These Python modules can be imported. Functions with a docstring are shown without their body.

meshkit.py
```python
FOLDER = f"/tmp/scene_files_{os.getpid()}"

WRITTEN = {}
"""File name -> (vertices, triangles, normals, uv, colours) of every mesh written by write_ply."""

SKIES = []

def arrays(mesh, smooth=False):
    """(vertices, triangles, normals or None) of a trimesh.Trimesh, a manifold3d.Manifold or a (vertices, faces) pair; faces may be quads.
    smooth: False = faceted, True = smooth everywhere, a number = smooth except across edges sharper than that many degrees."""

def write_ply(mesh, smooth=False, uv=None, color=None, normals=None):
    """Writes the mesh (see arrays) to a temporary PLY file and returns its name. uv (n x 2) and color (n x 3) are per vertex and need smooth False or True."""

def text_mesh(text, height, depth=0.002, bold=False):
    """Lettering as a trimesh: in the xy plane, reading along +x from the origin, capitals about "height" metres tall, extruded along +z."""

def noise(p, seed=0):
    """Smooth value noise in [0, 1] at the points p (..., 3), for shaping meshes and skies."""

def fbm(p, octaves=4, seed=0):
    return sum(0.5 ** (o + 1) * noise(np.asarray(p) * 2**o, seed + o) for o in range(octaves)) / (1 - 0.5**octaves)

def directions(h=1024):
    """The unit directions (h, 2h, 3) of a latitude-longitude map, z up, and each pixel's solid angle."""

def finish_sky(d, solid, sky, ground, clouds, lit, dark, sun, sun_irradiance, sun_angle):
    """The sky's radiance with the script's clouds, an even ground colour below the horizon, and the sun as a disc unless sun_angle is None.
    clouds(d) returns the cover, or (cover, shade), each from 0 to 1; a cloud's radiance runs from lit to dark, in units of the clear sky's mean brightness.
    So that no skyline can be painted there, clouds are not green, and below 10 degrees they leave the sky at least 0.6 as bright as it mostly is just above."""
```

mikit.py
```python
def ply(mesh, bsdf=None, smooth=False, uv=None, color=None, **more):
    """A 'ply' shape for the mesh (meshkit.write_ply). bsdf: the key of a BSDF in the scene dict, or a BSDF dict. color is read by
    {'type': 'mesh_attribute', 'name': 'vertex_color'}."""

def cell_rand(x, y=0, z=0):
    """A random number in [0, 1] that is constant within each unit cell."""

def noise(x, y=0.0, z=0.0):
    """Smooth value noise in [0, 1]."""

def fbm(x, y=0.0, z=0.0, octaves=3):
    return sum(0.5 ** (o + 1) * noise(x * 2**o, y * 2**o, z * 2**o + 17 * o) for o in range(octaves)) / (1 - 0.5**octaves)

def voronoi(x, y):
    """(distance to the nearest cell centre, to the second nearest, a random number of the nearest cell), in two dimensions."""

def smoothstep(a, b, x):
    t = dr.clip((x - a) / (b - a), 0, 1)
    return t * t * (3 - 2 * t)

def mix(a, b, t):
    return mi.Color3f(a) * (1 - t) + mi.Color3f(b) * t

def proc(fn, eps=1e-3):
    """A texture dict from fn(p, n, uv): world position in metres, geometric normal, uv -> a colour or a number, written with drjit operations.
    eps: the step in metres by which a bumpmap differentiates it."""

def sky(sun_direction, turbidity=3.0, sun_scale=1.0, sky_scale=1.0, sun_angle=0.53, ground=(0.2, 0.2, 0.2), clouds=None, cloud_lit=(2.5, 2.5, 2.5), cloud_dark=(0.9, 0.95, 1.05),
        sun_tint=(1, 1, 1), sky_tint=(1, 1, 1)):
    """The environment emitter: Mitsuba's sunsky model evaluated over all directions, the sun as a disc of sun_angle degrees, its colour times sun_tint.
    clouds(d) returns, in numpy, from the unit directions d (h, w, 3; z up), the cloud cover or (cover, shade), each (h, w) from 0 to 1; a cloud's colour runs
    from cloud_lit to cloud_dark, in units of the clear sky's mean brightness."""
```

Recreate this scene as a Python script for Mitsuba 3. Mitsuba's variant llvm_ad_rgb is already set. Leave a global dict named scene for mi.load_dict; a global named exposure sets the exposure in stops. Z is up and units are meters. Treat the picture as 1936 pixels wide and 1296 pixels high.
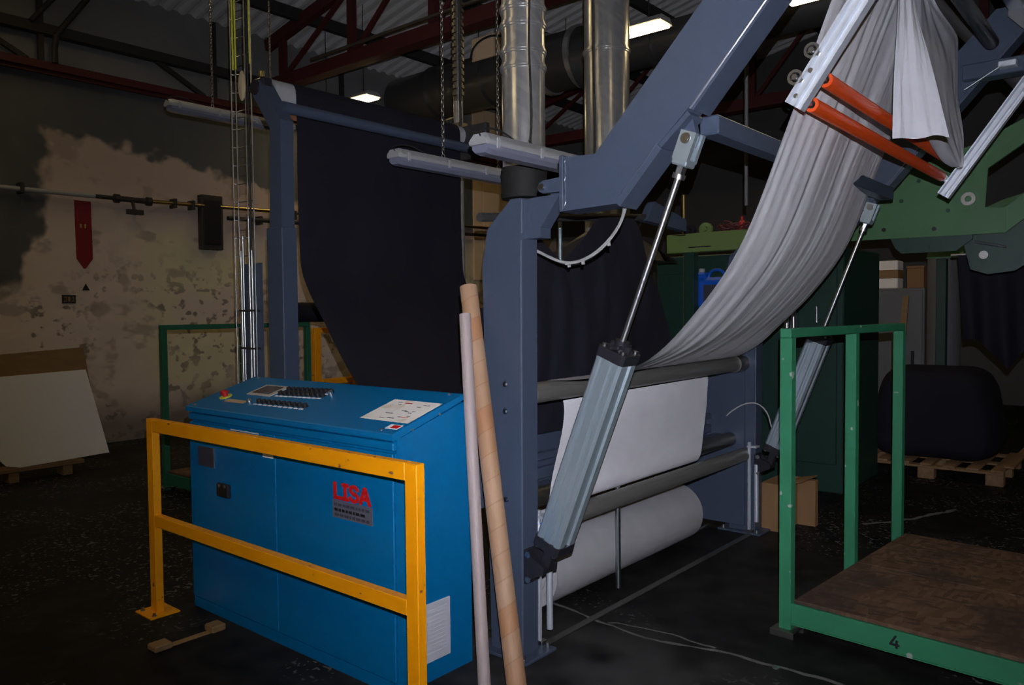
import math, random
import numpy as np, trimesh, drjit as dr, mitsuba as mi
from shapely.geometry import Polygon
import mikit, meshkit
from mikit import noise, fbm, voronoi, smoothstep, mix, cell_rand

random.seed(7)
T = mi.ScalarTransform4f
scene, labels = {'type': 'scene'}, {}

# ------------------------------------------------------------------ camera, light, exposure
EYE = np.array([0.0, 0.0, 1.6])
YAW, PITCH, ROLL = math.radians(40.014), math.radians(2.262), math.radians(-0.520)
FWD = np.array([math.cos(YAW) * math.cos(PITCH), math.sin(YAW) * math.cos(PITCH), -math.sin(PITCH)])
RIGHT = np.array([math.sin(YAW), -math.cos(YAW), 0.0])
UP = -RIGHT * math.sin(ROLL) + np.cross(RIGHT, FWD) * math.cos(ROLL)
scene['camera'] = {'type': 'perspective', 'fov': 2 * math.degrees(math.atan(968 / 1490.7)), 'fov_axis': 'x', 'near_clip': 0.05, 'far_clip': 60.0,
                   'to_world': T().look_at(origin=EYE.tolist(), target=(EYE + FWD).tolist(), up=UP.tolist())}
FLASH = EYE + np.array([0.01, -0.02, 0.12])          # the camera's own flash, just above the lens
AIM = np.array([3.2, 1.9, 1.9])
scene['camera_flash'] = {'type': 'spot', 'to_world': T().look_at(origin=FLASH.tolist(), target=AIM.tolist(), up=[0, 0, 1]),
                         'intensity': {'type': 'rgb', 'value': [39.5, 40.5, 45.5]}, 'cutoff_angle': 46.0, 'beam_width': 20.0}
LAMP = (8.4, 6.4, 3.2)                                # the hall's fluorescent tubes look yellow beside the flash
exposure = 0.0

# ------------------------------------------------------------------ materials
def rgb(c): return {'type': 'rgb', 'value': list(map(float, c))}
def mat(name, color, rough=0.5, metal=0.0, spec=0.4, bump=None, **more):
    b = {'type': 'principled', 'base_color': mikit.proc(color) if callable(color) else rgb(color), 'roughness': rough, 'metallic': metal, **more}
    if metal == 0: b['specular'] = spec
    if bump: b = {'type': 'bumpmap', 'tex': mikit.proc(bump[0], bump[2] if len(bump) > 2 else 1e-3), 'scale': bump[1], 'bsdf': b}
    scene[name] = {'type': 'twosided', 'bsdf': b}
    return name
def diffuse(name, color):
    scene[name] = {'type': 'twosided', 'bsdf': {'type': 'diffuse', 'reflectance': mikit.proc(color) if callable(color) else rgb(color)}}
    return name

mat('slate_paint', (0.053, 0.069, 0.106), 0.34, bump=(lambda p, n, uv: fbm(p.x * 90, p.y * 90, p.z * 90, 2), 0.0006))
mat('glossy_slate', (0.064, 0.080, 0.12), 0.22, spec=0.7)
mat('dull_red', (0.22, 0.012, 0.022), 0.5)
mat('plate_grey', (0.10, 0.10, 0.13), 0.5)
mat('dark_green_paint', (0.018, 0.115, 0.06), 0.5)
mat('blue_paint', (0.0, 0.135, 0.335), 0.38, bump=(lambda p, n, uv: fbm(p.x * 120, p.y * 120, p.z * 120, 2), 0.0004))
def yellow(p, n, uv):
    chip = smoothstep(0.74, 0.80, fbm(p.x * 26, p.y * 26, p.z * 26, 3))
    dirt = fbm(p.x * 5, p.y * 5, p.z * 5, 3)
    return mix(mix((0.92, 0.37, 0.002), (0.80, 0.29, 0.002), dirt), (0.16, 0.05, 0.03), chip * 0.85)
mat('yellow_paint', yellow, 0.42)
def green(p, n, uv):
    chip = smoothstep(0.77, 0.82, fbm(p.x * 22, p.y * 22, p.z * 14, 3))
    return mix(mix((0.032, 0.205, 0.100), (0.028, 0.165, 0.08), fbm(p.x * 6, p.y * 6, p.z * 6, 2)), (0.38, 0.42, 0.38), chip * 0.7)
mat('green_paint', green, 0.45)
mat('machine_green', lambda p, n, uv: mix((0.068, 0.175, 0.068), (0.052, 0.14, 0.055), fbm(p.x * 3, p.y * 3, p.z * 3, 3)), 0.5)
mat('machine_yellow_green', lambda p, n, uv: mix((0.17, 0.25, 0.075), (0.13, 0.19, 0.06), fbm(p.x * 4, p.y * 4, p.z * 4, 3)), 0.5)
mat('machine_dark_green', (0.012, 0.042, 0.030), 0.45)
mat('steel', (0.50, 0.52, 0.55), 0.30, 1.0)
mat('dull_steel', (0.30, 0.29, 0.27), 0.42, 1.0)
mat('chrome', (0.85, 0.86, 0.90), 0.30, 1.0)
mat('aluminium', (0.66, 0.70, 0.76), 0.40, 0.6)
mat('cylinder_aluminium', (0.46, 0.55, 0.61), 0.36, 0.72)
def galva(p, n, uv):
    a, b, c = voronoi((p.x + p.y) * 30, p.z * 30 + (p.x - p.y) * 17)
    return mix((0.66, 0.66, 0.66), (0.80, 0.80, 0.78), c)
mat('galvanised', galva, 0.22, 0.76, bump=(lambda p, n, uv: fbm(p.x * 7, p.y * 7, p.z * 2, 2), 0.0005, 4e-3))
mat('dark_duct', (0.16, 0.16, 0.16), 0.38, 0.7)
mat('brass', (0.55, 0.42, 0.18), 0.35, 1.0)
mat('black_metal', (0.018, 0.017, 0.022), 0.34)
mat('black_plastic', (0.012, 0.012, 0.014), 0.45)
mat('black_rubber', (0.02, 0.02, 0.02), 0.7)
mat('roller_rubber', (0.115, 0.11, 0.10), 0.42)
mat('grey_plastic', (0.36, 0.36, 0.37), 0.45)
mat('dim_grey_paint', (0.13, 0.13, 0.135), 0.5)
mat('diffuser_plastic', (0.20, 0.21, 0.28), 0.2, spec=0.6)
mat('orange_roller', (0.58, 0.06, 0.007), 0.38, spec=0.5)
mat('red_paint', (0.50, 0.02, 0.02), 0.4)
mat('red_oxide_steel', (0.085, 0.016, 0.018), 0.6)
mat('dark_steel', (0.035, 0.033, 0.034), 0.6)
mat('cream_board', lambda p, n, uv: mix((0.93, 0.87, 0.76), (0.86, 0.82, 0.78), fbm(p.x * 2, p.y * 2, p.z * 2, 3)), 0.7)
mat('tan_panel', (0.90, 0.66, 0.42), 0.6)
mat('paper', lambda p, n, uv: mix((0.72, 0.68, 0.62), (0.60, 0.52, 0.42), smoothstep(0.55, 0.75, fbm(p.x * 14, p.y * 14, p.z * 14, 3))), 0.8)
mat('print_grey', (0.16, 0.15, 0.16), 0.8)
mat('print_red', (0.55, 0.012, 0.012), 0.5)
mat('label_dark', (0.05, 0.05, 0.07), 0.5)
mat('label_light', (0.52, 0.52, 0.56), 0.5)
mat('screen_dark', (0.085, 0.06, 0.062), 0.2)
mat('screen_frame', (0.42, 0.40, 0.36), 0.4)
mat('sticker_white', (0.75, 0.75, 0.78), 0.5)
mat('blue_plastic', (0.01, 0.10, 0.55), 0.35)
mat('wire_yellow_green', (0.55, 0.55, 0.06), 0.4)
mat('cable_grey', (0.33, 0.33, 0.32), 0.5)
mat('beige', (0.42, 0.33, 0.20), 0.6)
def wood(p, n, uv):
    g = fbm(p.x * 3 + p.y * 60, p.z * 60, p.y * 4, 3)
    return mix((0.30, 0.18, 0.09), (0.17, 0.095, 0.045), g)
mat('pallet_wood', wood, 0.75)
mat('brown_board', lambda p, n, uv: mix((0.30, 0.17, 0.07), (0.20, 0.13, 0.06), fbm(p.x * 8, p.z * 30, 0, 3)), 0.75)
mat('carton_board', lambda p, n, uv: mix((0.26, 0.145, 0.063), (0.21, 0.115, 0.05), fbm(p.x * 6, p.y * 6, p.z * 3, 2)), 0.8)
def osb(p, n, uv):
    w = fbm(p.x * 2, p.y * 2, 0, 2) * 3
    a, b, c = voronoi(p.x * 14 + w * 2, p.y * 42 - w * 2)
    a2, b2, c2 = voronoi(p.x * 40 + 9, p.y * 15 + w)
    base = mix((0.20, 0.105, 0.045), (0.34, 0.205, 0.10), c)
    base = mix(base, (0.15, 0.085, 0.05), smoothstep(0.62, 0.95, c2) * 0.8)
    return mix(base, (0.10, 0.065, 0.045), smoothstep(0.45, 0.68, fbm(p.x * 2.2, p.y * 2.2, 3, 3)) * 0.7)
mat('osb_board', lambda p, n, uv: osb(p, n, uv) * mi.Color3f(0.39, 0.37, 0.44), 0.8, bump=(lambda p, n, uv: fbm(p.x * 60, p.y * 60, 0, 2), 0.001))
def kraft(p, n, uv):           # wound tube: uv.x runs round it, uv.y along it in metres
    s = uv.y * 9.5 - uv.x
    f = s - dr.floor(s)
    seam = smoothstep(0.06, 0.0, f)
    tone = cell_rand(dr.floor(s), 3)
    c = mix((0.50, 0.30, 0.17), (0.60, 0.42, 0.30), fbm(p.x * 9, p.y * 9, p.z * 5, 3))
    c = mix(c, (0.52, 0.24, 0.10), smoothstep(0.45, 0.8, tone) * 0.6)
    return mix(c, (0.40, 0.18, 0.08), seam * 0.6)
mat('kraft_tube', lambda p, n, uv: kraft(p, n, uv) * mi.Color3f(0.66, 0.60, 0.54), 0.6)
mat('pale_tube', lambda p, n, uv: mix((0.37, 0.295, 0.285), (0.335, 0.27, 0.26), fbm(p.x * 10, p.y * 10, p.z * 3, 2)), 0.55)

def white_cloth(p, n, uv):     # uv.x across the web in metres, uv.y along it
    s = fbm(uv.x * 70, uv.y * 1.2, 0, 3)
    t = fbm(uv.x * 14, uv.y * 0.8, 4, 2)
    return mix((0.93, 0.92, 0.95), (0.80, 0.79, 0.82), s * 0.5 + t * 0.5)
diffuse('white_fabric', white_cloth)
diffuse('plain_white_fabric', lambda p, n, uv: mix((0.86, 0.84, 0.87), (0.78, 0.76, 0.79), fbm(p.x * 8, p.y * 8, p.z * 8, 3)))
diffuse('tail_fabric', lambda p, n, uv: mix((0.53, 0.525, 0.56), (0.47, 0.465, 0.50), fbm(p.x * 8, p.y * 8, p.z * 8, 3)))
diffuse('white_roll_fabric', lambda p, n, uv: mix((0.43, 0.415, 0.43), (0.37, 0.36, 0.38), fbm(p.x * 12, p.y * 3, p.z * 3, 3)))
mat('black_fabric', lambda p, n, uv: mix((0.011, 0.0105, 0.017), (0.016, 0.015, 0.022), fbm(p.x * 6, p.y * 3, p.z * 2, 3)), 0.8, spec=0.15, sheen=0.2)

def concrete(p, n, uv):
    a = fbm(p.x * 0.9, p.y * 0.9, 0, 4)
    b = fbm(p.x * 9, p.y * 9, 2, 3)
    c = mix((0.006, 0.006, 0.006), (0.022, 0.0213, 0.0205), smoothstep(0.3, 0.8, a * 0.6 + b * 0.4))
    speck = smoothstep(0.80, 0.86, noise(p.x * 60, p.y * 60, 5)) * smoothstep(0.45, 0.65, fbm(p.x * 1.7, p.y * 1.7, 9, 2))
    dust_and_flash = smoothstep(1.3, 0.2, dr.sqrt(dr.square(p.x - 2.5) + dr.square(p.y - 1.9))) * smoothstep(0.3, 0.7, fbm(p.x * 3, p.y * 3, 13, 3))  # paler floor by the column: dust, and flash brightness put into the colour
    c = mix(c, (0.085, 0.083, 0.080), dust_and_flash * 0.7)
    return mix(c, (0.16, 0.155, 0.15), speck * 0.6)
mat('concrete', concrete, 0.6, spec=0.15, bump=(lambda p, n, uv: fbm(p.x * 25, p.y * 25, 0, 3), 0.003))
mat('crack_filler', lambda p, n, uv: mix((0.14, 0.135, 0.125), (0.07, 0.07, 0.068), fbm(p.x * 30, p.y * 30, 0, 3)), 0.8)

def plaster(p, n, uv):
    x, z = p.x, p.z
    w = (fbm(x * 1.6, z * 1.6, 1, 4) - 0.5) * 0.9
    w2 = (fbm(x * 5, z * 5, 3, 3) - 0.5) * 0.35
    base = mix((0.74, 0.62, 0.55), (0.66, 0.54, 0.48), fbm(x * 2, z * 2, 0, 4))
    base = mix(base, (0.72, 0.66, 0.42), smoothstep(0.42, 0.62, fbm(x * 0.8, z * 0.9, 7, 3)) * smoothstep(4.3, 5.2, x) * 0.8)     # yellowed limewash
    base = mix(base, (0.52, 0.41, 0.36), smoothstep(2.45, 3.3, z + w * 0.4))                                                     # browner and darker higher up
    blots = smoothstep(0.62, 0.74, fbm(x * 3.1, z * 4.2, 11, 4))
    base = mix(base, (0.34, 0.27, 0.24), blots * 0.6)
    spots = smoothstep(0.56, 0.70, fbm(x * 11, z * 13, 5, 3)) * smoothstep(0.42, 0.60, fbm(x * 1.1 + 3, z * 1.3, 21, 2)) * smoothstep(2.6, 1.6, z)
    base = mix(base, (0.16, 0.13, 0.12), spots * 0.8)
    low_dark = smoothstep(0.75, 0.2, z + w * 0.5)  # darker towards the foot of the wall
    base = mix(base, (0.17, 0.14, 0.13), low_dark * 0.85)
    # old dark paint over the upper wall and down the corner at the left, flaked off in a big patch
    edge = 3.78 - 0.16 * dr.maximum(x - 4.2, 0) + w2
    up = smoothstep(-0.05, 0.05, z - dr.maximum(edge, 3.1))
    left = smoothstep(0.06, -0.06, x - (3.62 - 0.42 * dr.maximum(2.75 - z, 0)) + w2 * 0.8) * smoothstep(1.75, 1.95, z + w2)
    paint = dr.maximum(up, left)
    clad = smoothstep(4.52, 4.56, z)
    out = mix(base, mix((0.095, 0.10, 0.105), (0.15, 0.155, 0.16), fbm(x * 3, z * 2, 2, 3)), paint)
    return mix(out, mix((0.26, 0.26, 0.26), (0.20, 0.20, 0.20), fbm(x * 2, z * 2, 8, 3)), clad)      # sheet cladding above the masonry
mat('plaster', plaster, 0.9, spec=0.1, bump=(lambda p, n, uv: fbm(p.x * 6, p.y * 6, p.z * 6, 4), 0.02, 4e-3))
mat('far_wall', lambda p, n, uv: mix((0.12, 0.12, 0.12), (0.08, 0.08, 0.083), fbm(p.x, p.y, p.z, 3)), 0.9)
mat('roof_sheet', lambda p, n, uv: mix((0.78, 0.78, 0.77), (0.64, 0.64, 0.64), fbm(p.x, p.y, p.z, 3)), 0.7)

# ------------------------------------------------------------------ helpers
used = {}
def name(n, parent=None):
    key = f'{parent}__{n}' if parent else n
    k = used.get(key, -1) + 1
    used[key] = k
    return key if k == 0 else f'{key}_{k:03d}'
def thing(n, label, cat, group=None, kind=None):
    key = name(n)
    labels[key] = {'label': label, 'category': cat}
    if group: labels[key]['group'] = group
    if kind: labels[key]['kind'] = kind
    return key
def put(key, mesh, bsdf, smooth=35, **more):
    scene[key] = mikit.ply(mesh, bsdf, smooth, **more)
    return key
def part(parent, n, mesh, bsdf, label=None, smooth=35, **more):
    key = name(n, parent)
    put(key, mesh, bsdf, smooth, **more)
    if label: labels[key] = {'label': label}
    return key
def solo(n, label, cat, mesh, bsdf, group=None, smooth=35, **more):
    return put(thing(n, label, cat, group), mesh, bsdf, smooth, **more)
def struct(n, label, mesh, bsdf, smooth=False):
    key = name(n)
    labels[key] = {'label': label, 'category': n.split('_')[0], 'kind': 'structure'}
    return put(key, mesh, bsdf, smooth)
def cat(*m): return trimesh.util.concatenate(list(m))
def box(x0, x1, y0, y1, z0, z1, c=0.004):
    x0, x1, y0, y1, z0, z1 = min(x0, x1), max(x0, x1), min(y0, y1), max(y0, y1), min(z0, z1), max(z0, z1)
    c = min(c, 0.3 * min(x1 - x0, y1 - y0, z1 - z0))
    if c <= 0.0005:
        return trimesh.creation.box(bounds=[[x0, y0, z0], [x1, y1, z1]])
    pts = []
    for sx in (0, 1):
        for sy in (0, 1):
            for sz in (0, 1):
                x, y, z = (x0, x1)[sx], (y0, y1)[sy], (z0, z1)[sz]
                dx, dy, dz = (c, -c)[sx], (c, -c)[sy], (c, -c)[sz]
                pts += [(x + dx, y + dy, z), (x + dx, y, z + dz), (x, y + dy, z + dz)]
    return trimesh.convex.convex_hull(np.array(pts))
def frame(d):
    d = np.asarray(d, float); d /= np.linalg.norm(d)
    a = np.cross(d, [0, 0, 1.0] if abs(d[2]) < 0.95 else [1.0, 0, 0]); a /= np.linalg.norm(a)
    return d, a, np.cross(d, a)
def bar(p, q, w, h, c=0.003, up=None):
    """a box-section bar from p to q: w across (level), h the other way"""
    p, q = np.asarray(p, float), np.asarray(q, float)
    d, a, b = frame(q - p)
    if up is not None:
        b = np.asarray(up, float) - d * np.dot(up, d); b /= np.linalg.norm(b); a = np.cross(b, d)
    L = np.linalg.norm(q - p)
    m = box(0, L, -w / 2, w / 2, -h / 2, h / 2, c)
    M = np.eye(4); M[:3, 0], M[:3, 1], M[:3, 2], M[:3, 3] = d, a, np.cross(d, a), p
    m.apply_transform(M)
    return m
def rod(p, q, r, n=24):
    return trimesh.creation.cylinder(radius=r, segment=[p, q], sections=n)
def pipe(p, q, ro, ri, n=32):
    L = np.linalg.norm(np.asarray(q, float) - p)
    m = trimesh.creation.annulus(r_min=ri, r_max=ro, height=L, sections=n)
    d, a, b = frame(np.asarray(q, float) - p)
    M = np.eye(4); M[:3, 0], M[:3, 1], M[:3, 2], M[:3, 3] = a, b, d, (np.asarray(p, float) + q) / 2
    if np.linalg.det(M[:3, :3]) < 0: M[:3, 0] *= -1
    m.apply_transform(M)
    return m
def tube(pts, r, sides=8):
    pts = np.asarray(pts, float)
    t = np.gradient(pts, axis=0); t /= np.linalg.norm(t, axis=1, keepdims=True)
    a = np.cross(t, [0.31, 0.17, 0.93]); a /= np.linalg.norm(a, axis=1, keepdims=True)
    b = np.cross(t, a)
    ang = np.arange(sides) * 2 * np.pi / sides
    v = pts[:, None] + r * (np.cos(ang)[None, :, None] * a[:, None] + np.sin(ang)[None, :, None] * b[:, None])
    f = []
    for i in range(len(pts) - 1):
        for j in range(sides):
            k = (j + 1) % sides
            f += [[i * sides + j, i * sides + k, (i + 1) * sides + k], [i * sides + j, (i + 1) * sides + k, (i + 1) * sides + j]]
    for e, o in ((0, 1), (len(pts) - 1, 0)):
        for j in range(1, sides - 1):
            f.append([e * sides, e * sides + j + (o), e * sides + j + (1 - o)])
    return trimesh.Trimesh(v.reshape(-1, 3), f, process=False)
def spline(pts, n):
    from scipy.interpolate import PchipInterpolator
    pts = np.asarray(pts, float)
    s = np.r_[0, np.cumsum(np.linalg.norm(np.diff(pts, axis=0), axis=1))]
    u = np.linspace(0, s[-1], n)
    return np.stack([PchipInterpolator(s, pts[:, k])(u) for k in range(pts.shape[1])], 1)
def smooth_spline(pts, n):
    from scipy.interpolate import CubicSpline
    pts = np.asarray(pts, float)
    s = np.r_[0, np.cumsum(np.linalg.norm(np.diff(pts, axis=0), axis=1))]
    u = np.linspace(0, s[-1], n)
    return np.stack([CubicSpline(s, pts[:, k])(u) for k in range(pts.shape[1])], 1)
def slab_yz(poly, x0, x1):
    m = trimesh.creation.extrude_polygon(Polygon(poly), x1 - x0, engine='earcut')
    m.apply_transform(np.array([[0, 0, 1, x0], [1, 0, 0, 0], [0, 1, 0, 0], [0, 0, 0, 1.0]]))
    return m
def slab_xz(poly, y0, y1):
    m = trimesh.creation.extrude_polygon(Polygon(poly), y1 - y0, engine='earcut')
    m.apply_transform(np.array([[1, 0, 0, 0], [0, 0, -1, y1], [0, 1, 0, 0], [0, 0, 0, 1.0]]))
    return m
def loft(profile, p, q, up, n=0):
    """extrude a closed 2-D outline (a across, b along 'up') from p to q"""
    p, q = np.asarray(p, float), np.asarray(q, float)
    d = (q - p) / np.linalg.norm(q - p)
    b = np.asarray(up, float) - d * np.dot(up, d); b /= np.linalg.norm(b)
    a = np.cross(b, d)
    m = trimesh.creation.extrude_polygon(Polygon(profile), np.linalg.norm(q - p), engine='earcut')
    M = np.eye(4); M[:3, 0], M[:3, 1], M[:3, 2], M[:3, 3] = a, b, d, p
    m.apply_transform(M)
    return m
def sheet(P, uv=None):
    """grid of points (n, m, 3) -> mesh, uv flat"""
    n, m = P.shape[:2]
    i, j = np.meshgrid(np.arange(n - 1), np.arange(m - 1), indexing='ij')
    a = (i * m + j).ravel(); b = a + 1; c = a + m; d = c + 1
    f = np.vstack([np.stack([a, c, d], 1), np.stack([a, d, b], 1)])
    return trimesh.Trimesh(P.reshape(-1, 3), f, process=False)
def bolt(p, d, r=0.009, h=0.008):
    p = np.asarray(p, float); d = np.asarray(d, float) / np.linalg.norm(d)
    return cat(trimesh.creation.cylinder(radius=r * 1.5, segment=[p - d * 0.002, p + d * 0.003], sections=16), trimesh.creation.cylinder(radius=r, segment=[p, p + d * h], sections=6))
def moved(m, M):
    m = m.copy(); m.apply_transform(M); return m
def flat_text(txt, height, origin, xdir, ydir, depth=0.0012, bold=True):
    m = meshkit.text_mesh(txt, height, depth, bold)
    x = np.asarray(xdir, float); x /= np.linalg.norm(x)
    y = np.asarray(ydir, float); y -= x * np.dot(x, y); y /= np.linalg.norm(y)
    M = np.eye(4); M[:3, 0], M[:3, 1], M[:3, 2], M[:3, 3] = x, y, np.cross(x, y), origin
    m.apply_transform(M)
    return m

# ================================================================== THE HALL
fl = struct('floor', 'dark oil-stained concrete floor of the hall', box(-4, 15, -6, 10.4, -0.2, 0, 0), 'concrete')
rng = np.random.default_rng(3)
def crack(pts, w):
    p = spline([(x, y, 0) for x, y in pts], 60)
    p[:, :2] += (meshkit.fbm(np.c_[p[:, :2] * 7, np.zeros(60)], 3)[:, None] - 0.5) * 0.05
    t = np.gradient(p[:, :2], axis=0); t /= np.linalg.norm(t, axis=1, keepdims=True)
    nrm = np.c_[-t[:, 1], t[:, 0]]
    wd = w * (0.35 + 1.1 * meshkit.noise(np.c_[p[:, :2] * 11, np.ones(60)]))
    P = np.zeros((60, 3, 3)); P[:, 1, 2] = 0.003; P[:, (0, 2), 2] = 0.0005
    P[:, 1, :2] = p[:, :2]; P[:, 0, :2] = p[:, :2] - nrm * wd[:, None]; P[:, 2, :2] = p[:, :2] + nrm * wd[:, None]
    return sheet(P)
part(fl, 'crack', crack([(3.42, 2.75), (3.39, 2.553), (3.351, 2.269), (3.32, 1.908), (3.391, 1.62), (3.41, 1.394), (3.43, 0.7), (3.40, 0.0)], 0.011), 'crack_filler', 'pale filled crack running across the concrete')
part(fl, 'crack', crack([(3.36, 2.2), (3.43, 1.85), (3.41, 1.62)], 0.008), 'crack_filler')
part(fl, 'crack', crack([(6.1, 1.75), (6.337, 1.585), (6.585, 1.441), (7.0, 1.3)], 0.02), 'crack_filler')

wl = struct('wall_left', 'stained and flaking plaster wall at the left', box(-4, 15, 10.2, 10.4, 0, 6.6, 0), 'plaster')
wb = struct('wall_back', 'dim grey far wall of the hall', box(15, 15.2, -6, 10.4, 0, 9, 0), 'far_wall')
struct('wall_right', 'dim grey side wall', box(-4, 15, -6.2, -6, 0, 9, 0), 'far_wall')
struct('wall_front', 'dim grey wall behind the viewpoint', box(-4.2, -4, -6.2, 10.4, 0, 9, 0), 'far_wall')
def roof(y0, z0, y1, z1):
    xs, prof = np.arange(-4, 15.01, 0.05), []
    k = np.arange(len(xs)) % 4
    dz = np.where((k == 1) | (k == 2), 0.035, 0.0)
    P = np.zeros((2, len(xs), 3)); P[:, :, 0] = xs
    P[0, :, 1], P[1, :, 1] = y0, y1
    P[0, :, 2], P[1, :, 2] = z0 + dz, z1 + dz
    return sheet(P)
ce = struct('ceiling', 'grey corrugated sheet roof between the steel trusses', cat(roof(10.4, 5.55, 2.0, 7.35), roof(2.0, 7.35, -6.2, 5.6)), 'roof_sheet')
for y in np.arange(9.3, 1.9, -1.45):
    z = 5.55 + (10.4 - y) * 0.2143 - 0.09
    part(ce, 'purlin', box(-4, 15, y - 0.04, y + 0.04, z - 0.08, z + 0.08, 0), 'dark_steel')

# lattice girder along the left wall
g = thing('lattice_girder', 'dark red lattice girder running along the top of the plaster wall', 'steel girder')
part(g, 'bottom_chord', cat(box(-4, 15, 10.0, 10.16, 4.44, 4.53, 0.004), box(-4, 15, 10.06, 10.10, 4.40, 4.44, 0)), 'red_oxide_steel')
part(g, 'top_chord', box(-4, 15, 10.02, 10.14, 4.85, 4.97, 0.004), 'dark_steel')
for x in (-1.0, 1.2, 3.59, 5.74, 7.9, 10.1, 12.3):
    part(g, 'post', box(x - 0.03, x + 0.03, 10.05, 10.11, 4.53, 5.56, 0), 'dark_steel')
for a, b in ((4.95, 5.6), (2.8, 3.45), (7.1, 7.8), (9.3, 10.0)):
    part(g, 'diagonal', bar((a, 10.08, 4.86), (b, 10.08, 4.53), 0.05, 0.06), 'dark_steel')
br = thing('roof_brace', 'thin black roof brace bending down at the upper left corner of the view', 'steel brace')
part(br, 'upper_arm', tube([(4.35, 9.6, 5.95), (4.1, 10.0, 5.39), (3.735, 10.0, 4.86)], 0.035), 'dark_steel')
part(br, 'lower_leg', tube([(3.735, 10.0, 4.86), (3.712, 10.0, 4.70), (3.712, 10.0, 4.53)], 0.035), 'dark_steel')
br = thing('roof_brace', 'short black roof brace left of the bending brace, at the upper left', 'steel brace')
part(br, 'arm', tube([(4.0, 9.7, 5.75), (3.718, 10.0, 5.277), (3.47, 10.0, 4.95)], 0.03), 'dark_steel')

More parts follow.
